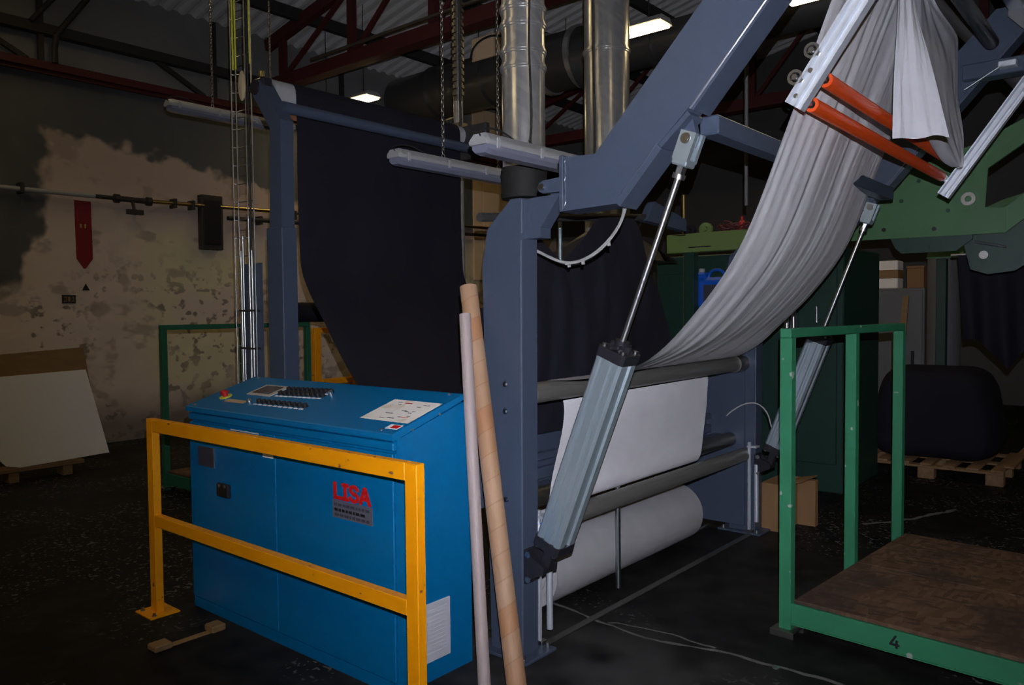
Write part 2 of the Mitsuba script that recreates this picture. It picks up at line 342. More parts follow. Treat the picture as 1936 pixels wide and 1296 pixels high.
# roof trusses across the hall
def truss(x, label, m):
    t = thing('roof_truss', label, 'roof truss', 'roof trusses across the hall')
    part(t, 'bottom_chord', cat(box(x - 0.05, x + 0.05, -5.9, 10.1, 4.80, 4.97, 0.004), box(x - 0.09, x + 0.09, -5.9, 10.1, 4.78, 4.80, 0)), m)
    part(t, 'top_chord', bar((x, 10.1, 5.46), (x, 2.0, 7.05), 0.10, 0.16, up=(0, 0, 1)), m)
    part(t, 'top_chord', bar((x, 2.0, 7.05), (x, -5.9, 5.40), 0.10, 0.16, up=(0, 0, 1)), m)
    ys = [9.72, 8.19, 6.69, 5.2, 3.6, 2.0]
    tz = lambda y: 5.46 + (10.1 - y) * 0.1963
    for y in ys: part(t, 'post', box(x - 0.04, x + 0.04, y - 0.05, y + 0.05, 4.97, tz(y), 0), m)
    for a, b in zip(ys[:-1], ys[1:]): part(t, 'diagonal', bar((x, a - 0.05, 4.95), (x, b + 0.05, tz(b) - 0.05), 0.05, 0.06), m)
    return t
truss(6.6, 'red steel roof truss nearer the camera, above the grey ducts', 'red_oxide_steel')
truss(12.2, 'farther dark red roof truss near the far wall', 'red_oxide_steel')
solo('conduit', 'thin pale conduit running along the red truss above the ducts', 'conduit', rod((6.48, 8.9, 4.99), (6.48, -2, 5.03), 0.022, 10), 'dull_steel')

# fluorescent ceiling luminaires, lit
def luminaire(x, y, z, label, L=1.25):
    t = thing('ceiling_luminaire', label, 'ceiling light', 'lit fluorescent ceiling luminaires')
    w = 0.26
    part(t, 'housing', slab_xz([(x - w / 2 - .03, z), (x - w / 2 + .04, z + .07), (x + w / 2 - .04, z + .07), (x + w / 2 + .03, z), (x + w / 2, z), (x + w / 2, z + 0.012), (x - w / 2, z + 0.012), (x - w / 2, z)], y, y + L), 'grey_plastic', smooth=False)
    k = name('diffuser', t)
    scene[k] = mikit.ply(box(x - w / 2, x + w / 2, y + 0.02, y + L - 0.02, z - 0.02, z + 0.01, 0.006), 'diffuser_plastic', False, emitter={'type': 'area', 'radiance': rgb(LAMP)})
    labels[k] = {'label': 'glowing diffuser'}
    for yy in (y + 0.2, y + L - 0.2): part(t, 'hanger', rod((x, yy, z + .07), (x, yy, (5.55 + (10.4 - yy) * .2143 if yy > 2 else 7.35 - (2 - yy) * .2134)), 0.006, 6), 'dark_steel')
luminaire(7.45, 4.12, 4.6, 'lit ceiling luminaire right of the two big vertical ducts', 0.85)
luminaire(7.25, 8.56, 4.6, 'lit ceiling luminaire glimpsed just above the black fabric')
luminaire(7.73, 1.72, 4.6, 'lit ceiling luminaire at the top edge, right of the slate-blue boom')
for x, y, z, lab in ((3.4, 6.6, 5.5, 'unseen ceiling luminaire near the plaster wall, out of view, placed to light the wall and leaning boards'), (1.5, 8.2, 5.4, 'unseen ceiling luminaire in the corner left of the plaster wall patch, out of view, placed to light the wall'),  # out of view above, placed to light the plaster wall and boards
                     (-1.6, 3.3, 4.45, 'unseen ceiling luminaire behind the viewpoint, placed for the yellow streak on the collared duct'), (-1.6, 4.9, 5.8, 'unseen ceiling luminaire behind the viewpoint, close under the roof, placed for the streak on the second duct'),  # out of view behind the camera, placed for streaks on the ducts
                     (10.2, 7.2, 5.3, 'unseen ceiling luminaire behind the big horizontal duct, placed to light the tan panelling'), (-1.0, 3.7, 4.30, 'unseen ceiling luminaire behind the viewpoint, nearest to it, placed to widen the streak on the collared duct'),  # unseen: one lights the tan panelling, one widens a duct streak
                     (10.0, -3.2, 5.1, 'unseen ceiling luminaire far to the right of the green machine, out of view, placed for the right-hand streak on the collared duct'), (1.5, -2.2, 5.1, 'unseen ceiling luminaire to the right of the viewpoint, out of view, placed to light the hall from that side')):  # out of view to the right: one for a duct streak, one general light
    luminaire(x, y, z, lab)

# ================================================================== ON THE LEFT WALL
wp = thing('wall_pipe', 'upper pipe clipped along the plaster wall, grey then brass-coloured', 'pipe')
part(wp, 'grey_length', rod((3.0, 10.1, 3.045), (4.15, 10.1, 3.05), 0.028, 14), 'grey_plastic', 'grey length')
part(wp, 'valve', cat(rod((4.38, 10.1, 3.05), (4.44, 10.1, 3.05), 0.055, 14), rod((4.44, 10.1, 3.05), (4.78, 10.1, 3.05), 0.035, 14), rod((4.78, 10.1, 3.05), (4.84, 10.1, 3.05), 0.055, 14), rod((4.6, 10.1, 3.05), (4.6, 10.02, 2.86), 0.02, 10), box(4.5, 4.7, 10.0, 10.06, 2.86, 2.92)), 'dark_steel', 'dark valve with a lever')
part(wp, 'grey_length', rod((4.15, 10.1, 3.05), (4.38, 10.1, 3.05), 0.026, 14), 'dark_steel')
part(wp, 'brass_length', rod((4.84, 10.1, 3.055), (11.5, 10.1, 3.20), 0.027, 14), 'brass', 'brass-coloured length')
for x in (3.35, 5.15, 5.4, 7.0, 9.0):
    part(wp, 'clip', cat(box(x - .02, x + .02, 10.06, 10.2, 3.0, 3.12, .003), rod((x - .02, 10.1, 3.055 + max(0, x - 4.84) * .0218), (x + .02, 10.1, 3.055 + max(0, x - 4.84) * .0218), .036, 12)), 'dark_steel')
wp = thing('wall_pipe', 'lower dark pipe along the plaster wall, seen behind the left column', 'pipe')
part(wp, 'pipe_length', rod((5.9, 10.08, 2.93), (11.5, 10.08, 3.06), 0.03, 14), 'dark_steel')
part(wp, 'clip', box(6.4, 6.44, 10.06, 10.2, 2.88, 3.0, .003), 'dark_steel')
wx = thing('wall_box', 'dark electrical box on the plaster wall just left of the cable tray', 'electrical box')
part(wx, 'body', box(5.52, 5.83, 10.08, 10.2, 2.48, 3.22, .01), 'dark_steel')
part(wx, 'cover', box(5.56, 5.79, 10.06, 10.08, 2.55, 3.15, .006), 'black_metal')
ar = thing('arrow_sign', 'red downward-pointing arrow sign on the plaster wall', 'sign')
part(ar, 'plate', slab_xz([(3.948, 2.99), (4.136, 2.99), (4.141, 2.29), (4.055, 2.17), (4.035, 2.17), (3.955, 2.29)], 10.185, 10.2), 'dull_red')
for i, x in enumerate((4.012, 4.062)):
    part(ar, 'mark', box(x - .011, x + .011, 10.181, 10.186, 2.66, 2.71, .001), 'brass', 'small yellowish mark')
solo('triangle_mark', 'small black triangle on the wall below the red arrow sign', 'sign', slab_xz([(4.052, 1.985), (4.010, 1.905), (4.095, 1.905)], 10.19, 10.2), 'black_metal', smooth=False)
sg = thing('number_plate', 'small dark plate with three numerals low on the wall left of the black triangle', 'sign')
part(sg, 'plate', box(3.777, 3.932, 10.188, 10.2, 1.744, 1.846, .002), 'dark_steel')
for i, x in enumerate((3.80, 3.842, 3.884)):
    part(sg, 'numeral', box(x, x + .026, 10.184, 10.189, 1.765, 1.825, .001) if i == 1 else cat(box(x, x + .026, 10.184, 10.189, 1.765, 1.775, 0), box(x, x + .026, 10.184, 10.189, 1.815, 1.825, 0), box(x + .018, x + .026, 10.184, 10.189, 1.765, 1.825, 0)), 'brown_board')
tp = thing('wall_panel', 'tall tan panelling on the far part of the wall, behind the ducts', 'wall panel')
for x0, x1 in ((11.02, 11.27), (11.29, 12.0), (12.02, 12.7)):
    part(tp, 'panel', box(x0, x1, 10.165, 10.2, 2.2, 4.8, .006), 'tan_panel'); part(tp, 'panel', box(x0, x1, 10.165, 10.2, 4.82, 5.45, .006), 'tan_panel')
hpn = thing('tan_board', 'small tan board hanging above the big horizontal duct, left of the collared duct', 'board')
part(hpn, 'board', box(8.0, 8.03, 6.83, 7.39, 5.0, 5.30, .005), 'tan_panel')
for y in (6.95, 7.27): part(hpn, 'hanger', rod((8.015, y, 5.30), (8.015, y, 6.25), .008, 8), 'dark_steel')
part(hpn, 'cable', tube(smooth_spline([(7.99, 7.38, 5.02), (7.98, 7.34, 5.16), (7.98, 7.2, 5.24), (7.98, 6.95, 5.25), (7.99, 6.84, 5.22)], 20), .014, 8), 'black_rubber')
# boards leaning at the left
lb = thing('leaning_board', 'large cream board leaning on the brown board at the left edge', 'board')
def quad_board(tl, tr, br_, bl, th, n):
    tl, tr, br_, bl = (np.array(v, float) for v in (tl, tr, br_, bl))
    nn = np.cross(tr - tl, bl - tl); nn = nn / np.linalg.norm(nn) * th
    v = np.array([tl, tr, br_, bl, tl + nn, tr + nn, br_ + nn, bl + nn])
    return trimesh.convex.convex_hull(v)
put(lb, quad_board((2.20, 8.25, 1.03), (3.31, 8.36, 1.045), (3.545, 8.5, 0.17), (2.714, 8.5, 0.14), 0.012, 0), 'cream_board', False)
c_tl = (2.20, 8.25, 1.03)
put(lb, trimesh.convex.convex_hull(np.array([(x, y + dy, z) for dy in (0, .014) for x, y, z in ((1.9, 8.52, 1.0), (3.362, 8.52, 1.045), (3.545, 8.46, 0.172), (2.72, 8.46, 0.142), (2.60, 8.46, 0.17), (2.45, 8.48, 0.5))])), 'cream_board', False)
solo('leaning_board', 'brown wooden board standing behind the cream board at the left edge', 'board',
     trimesh.convex.convex_hull(np.array([(x, y + dy, z) for dy in (0, .025) for x, y, z in ((1.9, 8.62, 1.19), (3.385, 8.62, 1.27), (3.47, 8.55, 0.5), (1.9, 8.55, 0.5))])), 'brown_board', smooth=False)
st = thing('trestle', 'low wooden trestle under the leaning boards at the left edge', 'trestle')
part(st, 'beam', box(1.9, 3.3, 8.46, 8.66, 0.10, 0.142, .004), 'pallet_wood')
for x in (2.62, 3.1): part(st, 'foot', box(x, x + .09, 8.47, 8.65, 0, 0.10, .004), 'pallet_wood')

# ================================================================== DUCTS
def duct(x, y, r, z0, z1, joints, label, extra=()):
    t = thing('vertical_duct', label, 'duct')
    part(t, 'pipe', pipe((x, y, z0), (x, y, z1), r, r - .004, 64), 'galvanised', smooth=40)
    for z in joints:
        part(t, 'clamp_ring', cat(pipe((x, y, z - .02), (x, y, z + .02), r + .007, r - .002, 64), pipe((x, y, z - .006), (x, y, z + .006), r + .013, r, 64)), 'galvanised', smooth=40)
    return t
d1 = duct(3.77, 3.056, 0.131, 2.34, 5.6, (3.07, 3.165, 3.32, 3.42), 'shiny vertical duct with a black collar, directly behind the near column')
part(d1, 'collar', cat(pipe((3.77, 3.056, 2.285), (3.77, 3.056, 2.47), 0.139, 0.10, 48), pipe((3.77, 3.056, 2.44), (3.77, 3.056, 2.455), 0.143, 0.13, 48), pipe((3.77, 3.056, 2.30), (3.77, 3.056, 2.315), 0.143, 0.13, 48)), 'black_rubber', 'black rubber collar')
d2 = duct(5.555, 3.618, 0.186, 2.25, 6.2, (3.72, 4.6), 'second shiny vertical duct, between the collared duct and the boom')
part(d2, 'hood', trimesh.convex.convex_hull(np.vstack([np.array([(5.555 + .186 * math.cos(a), 3.618 + .186 * math.sin(a), 2.25) for a in np.linspace(0, 6.28, 24)]), [(5.1, 3.2, 2.0), (6.0, 3.2, 2.0), (5.1, 4.0, 2.0), (6.0, 4.0, 2.0)]])), 'dark_duct', 'dark sheet-metal hood')
md = thing('horizontal_duct', 'big dark horizontal duct running behind the vertical ducts', 'duct')
part(md, 'pipe', rod((9, 9.9, 5.07), (9, 6.2, 5.07), 0.39, 48), 'dark_duct')
rd_ = trimesh.creation.revolve([(0.39, 0), (0.26, 0.5), (0.25, 0.5), (0.25, 4.2), (0.0, 4.2)], sections=48)
rd_.apply_transform(trimesh.transformations.rotation_matrix(math.pi / 2, [1, 0, 0])); rd_.apply_translation((9, 6.2, 4.98))
part(md, 'reducer', rd_, 'dark_duct', 'narrower length')
for y, r in ((9.0, .39), (7.85, .39), (6.80, .39), (6.25, .39), (5.1, .25), (3.9, .25)):
    z = 5.07 if r > .3 else 4.98
    part(md, 'clamp_ring', pipe((9, y - .04, z), (9, y + .04, z), r + .03, r - .01, 48), 'galvanised' if 6 < y < 7 else 'dark_duct')
tp2 = thing('standing_pipe', 'slender shiny pipe rising beside the far edge of the black fabric', 'pipe')
part(tp2, 'pipe', rod((5.09, 4.865, 0.0), (5.09, 4.865, 3.45), 0.043, 24), 'galvanised')
cor = [(5.09, 4.865, 3.45 + i * .02) for i in range(70)]
part(tp2, 'corrugated_hose', cat(*[pipe((5.09, 4.865, 3.5 + i * .06), (5.09, 4.865, 3.53 + i * .06), 0.055, 0.03, 20) for i in range(32)], rod((5.09, 4.865, 3.45), (5.09, 4.865, 5.45), 0.042, 16)), 'dull_steel', 'ribbed flexible hose')
part(tp2, 'clip', box(5.04, 5.14, 4.80, 4.93, 3.2, 3.26, .004), 'dull_steel')

solo('slim_post', 'slim bright steel post seen in the V of the black fabric behind the near column', 'post', rod((5.02, 3.71, 0.0), (5.02, 3.71, 2.30), .016, 14), 'cylinder_aluminium')
# ================================================================== HANGING BATTEN LIGHTS (unlit)
def batten(x0, y, z, L, label, hang, chain=True):
    t = thing('batten_light', label, 'light fixture', 'unlit weatherproof batten lights')
    body = [(-.062, 0.045), (-.066, 0.055), (-.066, 0.068), (-.052, 0.085), (-.030, 0.108), (.030, 0.108), (.052, 0.085), (.066, 0.068), (.066, 0.055), (.062, 0.045)]
    diff = [(-.060, 0.046), (-.058, 0.022), (-.034, 0.0), (.034, 0.0), (.058, 0.022), (.060, 0.046)]
    part(t, 'housing', loft([(-a, b) for a, b in body], (x0 + .02, y, z), (x0 + L, y, z), (0, 0, 1)), 'grey_plastic', 'grey housing', smooth=40)
    part(t, 'end_cap', trimesh.convex.convex_hull(np.array([(x0 + .022, y + a, z + b) for a, b in body] + [(x0 - .008, y + a * .88, z + .05 + (b - .05) * .85) for a, b in body])), 'grey_plastic', smooth=40)
    part(t, 'diffuser', cat(loft([(-a, b) for a, b in diff], (x0 + .05, y, z), (x0 + L - .02, y, z), (0, 0, 1)), trimesh.convex.convex_hull(np.array([(x0 + .052, y + a, z + b) for a, b in diff] + [(x0 + .012, y + a * .93, z + .006 + b * .88) for a, b in diff]))), 'diffuser_plastic', 'pale plastic diffuser', smooth=40)
    for xx in (x0 + .07, x0 + L * .35, x0 + L * .65, x0 + L - .1):
        part(t, 'clip', cat(box(xx, xx + .022, y - .072, y - .060, z + .03, z + .085, .002), box(xx, xx + .022, y + .060, y + .072, z + .03, z + .085, .002)), 'grey_plastic')
    part(t, 'cable', tube(smooth_spline([(x0 + .015, y - .02, z + .07), (x0 - .015, y - .02, z + .10), (x0 + .05, y - .01, z + .135), (x0 + .28, y, z + .115), (x0 + L * .5, y, z + .113)], 20), .005, 6), 'black_rubber')
    for xx in hang:
        ring = trimesh.creation.torus(major_radius=.014, minor_radius=.0035, major_sections=16, minor_sections=6)
        ring.apply_transform(trimesh.transformations.rotation_matrix(math.pi / 2, [1, 0, 0])); ring.apply_translation((xx, y, z + .125))
        part(t, 'eye_bolt', ring, 'steel')
        top = 5.0
        if chain:
            one = trimesh.creation.capsule(height=.022, radius=.006, count=[6, 6]); link = trimesh.creation.torus(major_radius=.010, minor_radius=.003, major_sections=10, minor_sections=5)
            link.apply_transform(np.diag([1, 2.0, 1, 1.0])); link.apply_transform(trimesh.transformations.rotation_matrix(math.pi / 2, [1, 0, 0]))
            R90 = trimesh.transformations.rotation_matrix(math.pi / 2, [0, 0, 1])
            links = []
            for i in range(int((top - z - .14) / .030)):
                m = link.copy()
                if i % 2: m.apply_transform(R90)
                m.apply_translation((xx, y, z + .155 + i * .030)); links.append(m)
            part(t, 'chain', cat(*links), 'dull_steel', 'hanging chain')
        else:
            q = [(xx, y, z + .13)] + [(xx + .012 * math.sin(i * 2.1), y + .008 * math.cos(i * 1.7), z + .13 + i * (top - z - .13) / 12) for i in range(1, 13)]
            part(t, 'hanging_cable', tube(smooth_spline(q, 60), .006, 6), 'black_rubber', 'black cable it hangs from')
    return t
batten(3.555, 4.0, 2.585, 1.30, 'lower batten light, in front of the black fabric and hung by a chain', (4.023, 4.62))
batten(3.00, 2.73, 2.405, 1.24, 'higher batten light crossing the collared duct and meeting the boom', (3.424, 4.05), chain=False)
batten(3.53, 7.0, 3.44, 1.32, 'far batten light hung near the plaster wall, behind the cable tray', (3.967, 4.6))

# ================================================================== BATCHING MACHINE
ma = thing('batching_machine', 'slate-blue fabric batching machine frame with columns, booms and rollers', 'textile machine')
COL = [(2.451, 0.0), (2.486, 1.812), (2.453, 1.98), (2.31, 2.107), (2.249, 2.107), (2.262, 0.0)]
NOSE = [(2.30, 2.09), (2.19, 2.107), (2.051, 2.107), (2.159, 1.97), (2.160, 1.926), (2.255, 1.926), (2.30, 1.95)]
BOOM = [(2.01, 2.256), (1.85, 2.25), (1.367, 2.753), (0.82, 3.323), (0.56, 3.32), (1.138, 2.694), (1.428, 2.364), (1.555, 2.249), (1.743, 2.046), (2.012, 2.04)]
for i, x in enumerate((2.75, 5.36)):
    who = ('near', 'far')[i]
    k = part(ma, 'column', slab_yz(COL, x, x + .115), 'slate_paint', f'{who} upright column', smooth=False)
    part(k, 'nose_plate', slab_yz(NOSE, x + .025, x + .10), 'slate_paint', smooth=False)
    part(k, 'base_plate', box(x - .05, x + .18, 2.20, 2.52, 0, .015, .003), 'slate_paint')
    for b in ((x - .025, 2.235), (x - .025, 2.485), (x + .155, 2.235)): part(k, 'floor_bolt', bolt((b[0], b[1], .015), (0, 0, 1), .010, .022), 'steel')
    for z in (1.265, 1.14, 0.73): part(k, 'frame_bolt', bolt((x, 2.352, z), (-1, 0, 0), .009, .007), 'steel')
    part(k, 'edge_fillet', tube([(x + .004, 2.265, .02), (x + .004, 2.254, 1.92)], .0075, 10), 'glossy_slate')
    part(k, 'edge_fillet', tube([(x + .004, 2.249, 1.95), (x + .004, 2.247, 2.10)], .0075, 10), 'glossy_slate')
    part(k, 'weld_seam', tube([(x + .028, 2.215 + .003 * math.sin(j * 2.0), 1.95 + j * .0075) for j in range(20)], .004, 6), 'glossy_slate')
    # pivot and boom
    k = part(ma, 'boom', slab_yz(BOOM, x, x + .12), 'slate_paint', f'{who} lifting boom', smooth=False)
    part(k, 'edge_flange', slab_yz([(1.42, 2.371), (0.58, 3.32), (0.558, 3.302), (1.40, 2.352)], x - .008, x + .128), 'slate_paint', smooth=False)
    part(k, 'end_plate', box(x - .012, x + .132, 2.008, 2.030, 2.03, 2.264, .003), 'slate_paint')
    part(k, 'bottom_plate', slab_yz([(2.03, 2.026), (1.74, 2.034), (1.74, 2.046), (2.03, 2.040)], x - .008, x + .128), 'slate_paint', smooth=False)
    part(k, 'doubler_plate', slab_yz([(1.562, 2.244), (1.432, 2.358), (1.420, 2.342), (1.55, 2.23)], x + .006, x + .114), 'slate_paint', smooth=False)
    part(k, 'step_plate', slab_yz([(1.748, 2.040), (1.556, 2.246), (1.536, 2.228), (1.728, 2.02)], x - .006, x + .126), 'slate_paint', smooth=False)
    part(k, 'weld_seam', tube([(x - .001, 2.003 + .002 * math.sin(j * 2.3), 2.048 + j * .0095) for j in range(22)], .0045, 6), 'glossy_slate')
    part(k, 'edge_fillet', tube([(x - .004, 0.58, 3.297), (x - .004, 1.415, 2.361)], .0075, 10), 'glossy_slate')
    part(k, 'edge_fillet', tube([(x + .004, 1.560, 2.250), (x + .004, 1.738, 2.054)], .0075, 10), 'glossy_slate')
    for xx in (x + .018, x + .085):
        part(k, 'pivot_link', slab_yz([(2.03, 2.118), (2.14, 2.118), (2.160, 2.128), (2.168, 2.146), (2.160, 2.164), (2.14, 2.174), (2.03, 2.180)], xx, xx + .020), 'slate_paint', smooth=False)
    part(k, 'pivot_pin', rod((x + .004, 2.14, 2.146), (x + .118, 2.14, 2.146), .014, 20), 'steel')
k = part(ma, 'cross_tube', box(2.87, 5.36, 1.36, 1.44, 2.28, 2.355, .006), 'slate_paint', 'cross tube joining the booms')
# cantilevered posts carrying the top roll
LC = [(4.225, 2.12), (4.203, 2.72), (4.423, 3.005), (4.307, 3.03), (4.092, 2.756), (4.098, 2.12)]
for i, x in enumerate((2.75,)):
    k = part(ma, 'roll_post', slab_yz(LC, x, x + .09), 'slate_paint', ('near', 'far')[i] + ' cranked post carrying the top roll', smooth=False)
    part(k, 'edge_fillet', tube([(x - .003, 4.093, .02), (x - .003, 4.093, 2.11)], .006, 10), 'glossy_slate')
    part(k, 'lower_sleeve', box(x - .008, x + .098, 4.088, 4.25, 0, 2.12, .004), 'slate_paint')
    part(k, 'base_plate', box(x - .06, x + .16, 4.03, 4.33, 0, .015, .003), 'slate_paint')
    part(k, 'bearing', cat(box(x + .01, x + .08, 4.28, 4.40, 2.93, 3.05, .01), rod((x - .01, 4.35, 2.99), (x + .10, 4.35, 2.99), .045, 20)), 'black_metal')
part(ma, 'roll_hanger', cat(box(4.57, 4.62, 4.08, 4.44, 2.80, 3.06, .006), rod((4.595, 4.37, 3.0), (4.595, 4.37, 6.80), .010, 10)), 'dark_steel', 'dark hanger at the far end of the roll')
part(ma, 'spreader_bar', rod((2.80, 4.14, 2.845), (4.60, 4.14, 2.845), .035, 24), 'slate_paint', 'slate-blue bar across the black fabric')
k = part(ma, 'top_roller', rod((2.86, 4.37, 2.99), (4.57, 4.37, 2.99), .078, 40), 'grey_plastic', 'dark top roller')
part(k, 'beacon', cat(rod((2.772, 4.31, 3.05), (2.772, 4.31, 3.085), .016, 12)), 'brass', 'small brass nipple')
# rollers of the frame
up_r = part(ma, 'guide_roller', rod((2.865, 2.30, 1.215), (5.36, 2.36, 1.215), .050, 48), 'roller_rubber', 'upper guide roller')
part(up_r, 'journal', rod((5.22, 2.357, 1.215), (5.38, 2.36, 1.215), .060, 24), 'dull_steel')
part(ma, 'guide_roller', rod((2.87, 2.44, 0.665), (5.36, 2.44, 0.665), .050, 40), 'dull_steel', 'lower guide roller under the white sheet')
part(ma, 'guide_roller', rod((2.865, 2.33, 0.565), (5.36, 2.33, 0.565), .048, 40), 'roller_rubber', 'lowest front roller')
k = part(ma, 'back_panel', box(2.87, 5.36, 2.62, 2.64, 0.62, 1.16, .003), 'slate_paint', 'slate-blue sheet panel behind the rollers')
part(k, 'rib', box(2.87, 5.36, 2.58, 2.62, 0.70, 0.76, .004), 'slate_paint'); part(k, 'rib', box(2.87, 5.36, 2.58, 2.62, 0.80, 0.84, .004), 'slate_paint')
part(ma, 'tie_tube', box(2.87, 5.36, 2.46, 2.56, 0.64, 0.70, .004), 'slate_paint')
part(ma, 'side_plate', box(5.34, 5.36, 2.33, 3.0, 0.05, 1.3, .003), 'slate_paint')
part(ma, 'sill_strip', box(2.93, 5.40, 2.258, 2.300, 0, .008, .002), 'dull_steel', 'steel strip on the floor between the columns')
part(ma, 'lift_rod', rod((3.78, 2.40, 0.02), (3.78, 2.40, 0.60), .016, 16), 'steel')
# slim vertical lift cylinders by the columns
for i, x in enumerate((2.905, 5.325)):
    k = part(ma, 'lift_cylinder', rod((x + .03, 2.245, 0.09), (x + .03, 2.245, 0.50), .015, 20), 'aluminium', 'slim vertical lift cylinder')
    part(k, 'guide_strip', box(x - .008, x + .010, 2.275, 2.295, 0.0, 0.66, .002), 'aluminium')
    part(k, 'top_bracket', box(x - .01, x + .05, 2.23, 2.30, 0.62, 0.635, .002), 'aluminium')
    part(k, 'foot', box(x - .012, x + .03, 2.262, 2.298, 0.0, 0.035, .002), 'steel')
# cable loop from column to boom
hs = thing('cable_loop', 'pale grey cable loop sagging from the near column to the boom', 'cable')
put(hs, cat(tube(smooth_spline([(2.87, 2.315, 1.90), (2.9, 2.294, 1.886), (2.9, 2.201, 1.846), (2.9, 2.097, 1.817), (2.9, 1.996, 1.834), (2.9, 1.884, 1.903), (2.9, 1.82, 1.98), (2.87, 1.785, 2.04)], 60), .007, 10),
                tube(smooth_spline([(2.88, 2.10, 1.810), (2.89, 2.0, 1.826), (2.89, 1.89, 1.885), (2.885, 1.81, 1.975), (2.86, 1.77, 2.03)], 40), .004, 8),
                *[rod((2.9, a, b), (2.9, a - .004, b - .02), .008, 8) for a, b in ((2.097, 1.817), (2.02, 1.826), (1.884, 1.90))]), 'cable_grey')

# ------------------------------------------------ pneumatic cylinders
def pneumatic(x, bot, top, label):
    """bot = (y, z) of the lower pin, top = (y, z) of the rod eye"""
    t = thing('pneumatic_cylinder', label, 'pneumatic cylinder')
    P = lambda s: np.array([x, bot[0] + (top[0] - bot[0]) * s / L, bot[1] + (top[1] - bot[1]) * s / L])
    L = math.hypot(top[0] - bot[0], top[1] - bot[1])
    u = np.array([0, top[0] - bot[0], top[1] - bot[1]]) / L
    w = np.cross(u, [1.0, 0, 0])
    h = .066
    s0, s1 = .11, L - .93
    s1 = {0: s1}[0]
    prof = [(-h + .012, -h), (-.020, -h), (-.014, -h + .010), (.014, -h + .010), (.020, -h), (h - .012, -h), (h, -h + .012), (h, -.036), (h - .006, -.030), (h - .006, -.016), (h, -.010), (h, .010), (h - .006, .016), (h - .006, .030), (h, .036), (h, h - .012),
            (h - .012, h), (.020, h), (.014, h - .010), (-.014, h - .010), (-.020, h), (-h + .012, h), (-h, h - .012), (-h, .040), (-h + .007, .034), (-h + .007, .022), (-h, .016), (-h, -.016), (-h + .007, -.022), (-h + .007, -.034), (-h, -.040), (-h, -h + .012)]
    part(t, 'barrel', loft(prof, P(s0 + .04), P(s1), w), 'cylinder_aluminium', 'ribbed aluminium barrel', smooth=False)
    for a, b in ((s0 - .005, s0 + .04), (s1, s1 + .045)):
        k = part(t, 'end_cap', loft([(-.07, -.058), (-.058, -.07), (.058, -.07), (.07, -.058), (.07, .058), (.058, .07), (-.058, .07), (-.07, .058)], P(a), P(b), w), 'black_metal', smooth=False)
        out = -1 if a < .3 else 1
        for sx in (-1, 1):
            for sw in (-1, 1):
                q = P(b if out > 0 else a) + np.array([1, 0, 0]) * sx * .048 + w * sw * .048
                part(k, 'cap_screw', rod(q - u * out * .004, q + u * out * .012, .012, 12), 'steel')
    part(t, 'rod_gland', cat(rod(P(s1 + .04), P(s1 + .085), .030, 24), bar(P(s1 + .055) - np.array([.055, 0, 0]), P(s1 + .055) + np.array([.055, 0, 0]), .045, .016), bar(P(s1 + .055) - w * .05, P(s1 + .055) + w * .05, .018, .03)), 'black_metal')
    part(t, 'piston_rod', rod(P(s1 + .04), P(L - .12), .0125, 28), 'chrome', 'polished piston rod')
    part(t, 'lock_nut', cat(rod(P(L - .150), P(L - .085), .021, 6), rod(P(L - .155), P(L - .135), .026, 24)), 'chrome')
    ck = part(t, 'clevis', cat(*[loft([(-.011, -.034), (.011, -.034), (.011, .034), (-.011, .034)], P(L - .085) + np.array([sx * .030, 0, 0]), P(L + .028) + np.array([sx * .030, 0, 0]), w) for sx in (-1, 1)], bar(P(L - .105), P(L - .07), .078, .068, .006, up=w)), 'cylinder_aluminium', smooth=False)
    part(ck, 'clevis_pin', cat(rod(P(L) - np.array([.052, 0, 0]), P(L) + np.array([.052, 0, 0]), .014, 20), rod(P(L) - np.array([.050, 0, 0]), P(L) - np.array([.044, 0, 0]), .021, 20)), 'steel')
    part(t, 'boom_lug', slab_yz([(top[0] - .012, top[1] - .03), (top[0] + .03, top[1] - .02), (top[0] + .075, top[1] + .10), (top[0] + .0, top[1] + .15), (top[0] - .03, top[1] + .01)], x - .016, x + .016), 'slate_paint', smooth=False)
    part(t, 'rear_eye', cat(rod(P(0) - np.array([.035, 0, 0]), P(0) + np.array([.035, 0, 0]), .026, 20), bar(P(0), P(s0), .055, .05, .006)), 'black_metal')
    b = part(t, 'wall_bracket', cat(box(x - .05, x + .05, 2.244, 2.262, bot[1] - .085, bot[1] + .075, .003), *[slab_yz([(2.25, bot[1] - .07), (2.25, bot[1] + .06), (bot[0] + .01, bot[1] + .032), (bot[0] - .026, bot[1] + .012), (bot[0] - .022, bot[1] - .02)], x + o, x + o + .014) for o in (-.052, .038)]), 'black_metal', smooth=False)
    for zz in (-.06, .055): part(b, 'bracket_bolt', bolt((x - .052, 2.235, bot[1] + zz), (-1, 0, 0), .010, .008), 'steel')
    return t
pneumatic(2.812, (2.17, 0.435), (1.445, 2.258), 'near pneumatic cylinder tilted between the near column and boom')
pneumatic(5.40, (2.17, 0.50), (1.500, 2.245), 'far pneumatic cylinder seen behind the green platform railing')
solo('air_hose', 'thin pale air hose looping beside the far column', 'hose', cat(tube(smooth_spline([(5.20, 2.40, 0.85), (5.28, 2.33, 0.92), (5.36, 2.24, 0.93), (5.38, 2.17, 0.85), (5.385, 2.13, 0.74), (5.39, 2.08, 0.69), (5.39, 2.09, 0.66)], 50), .005, 8)), 'cable_grey')

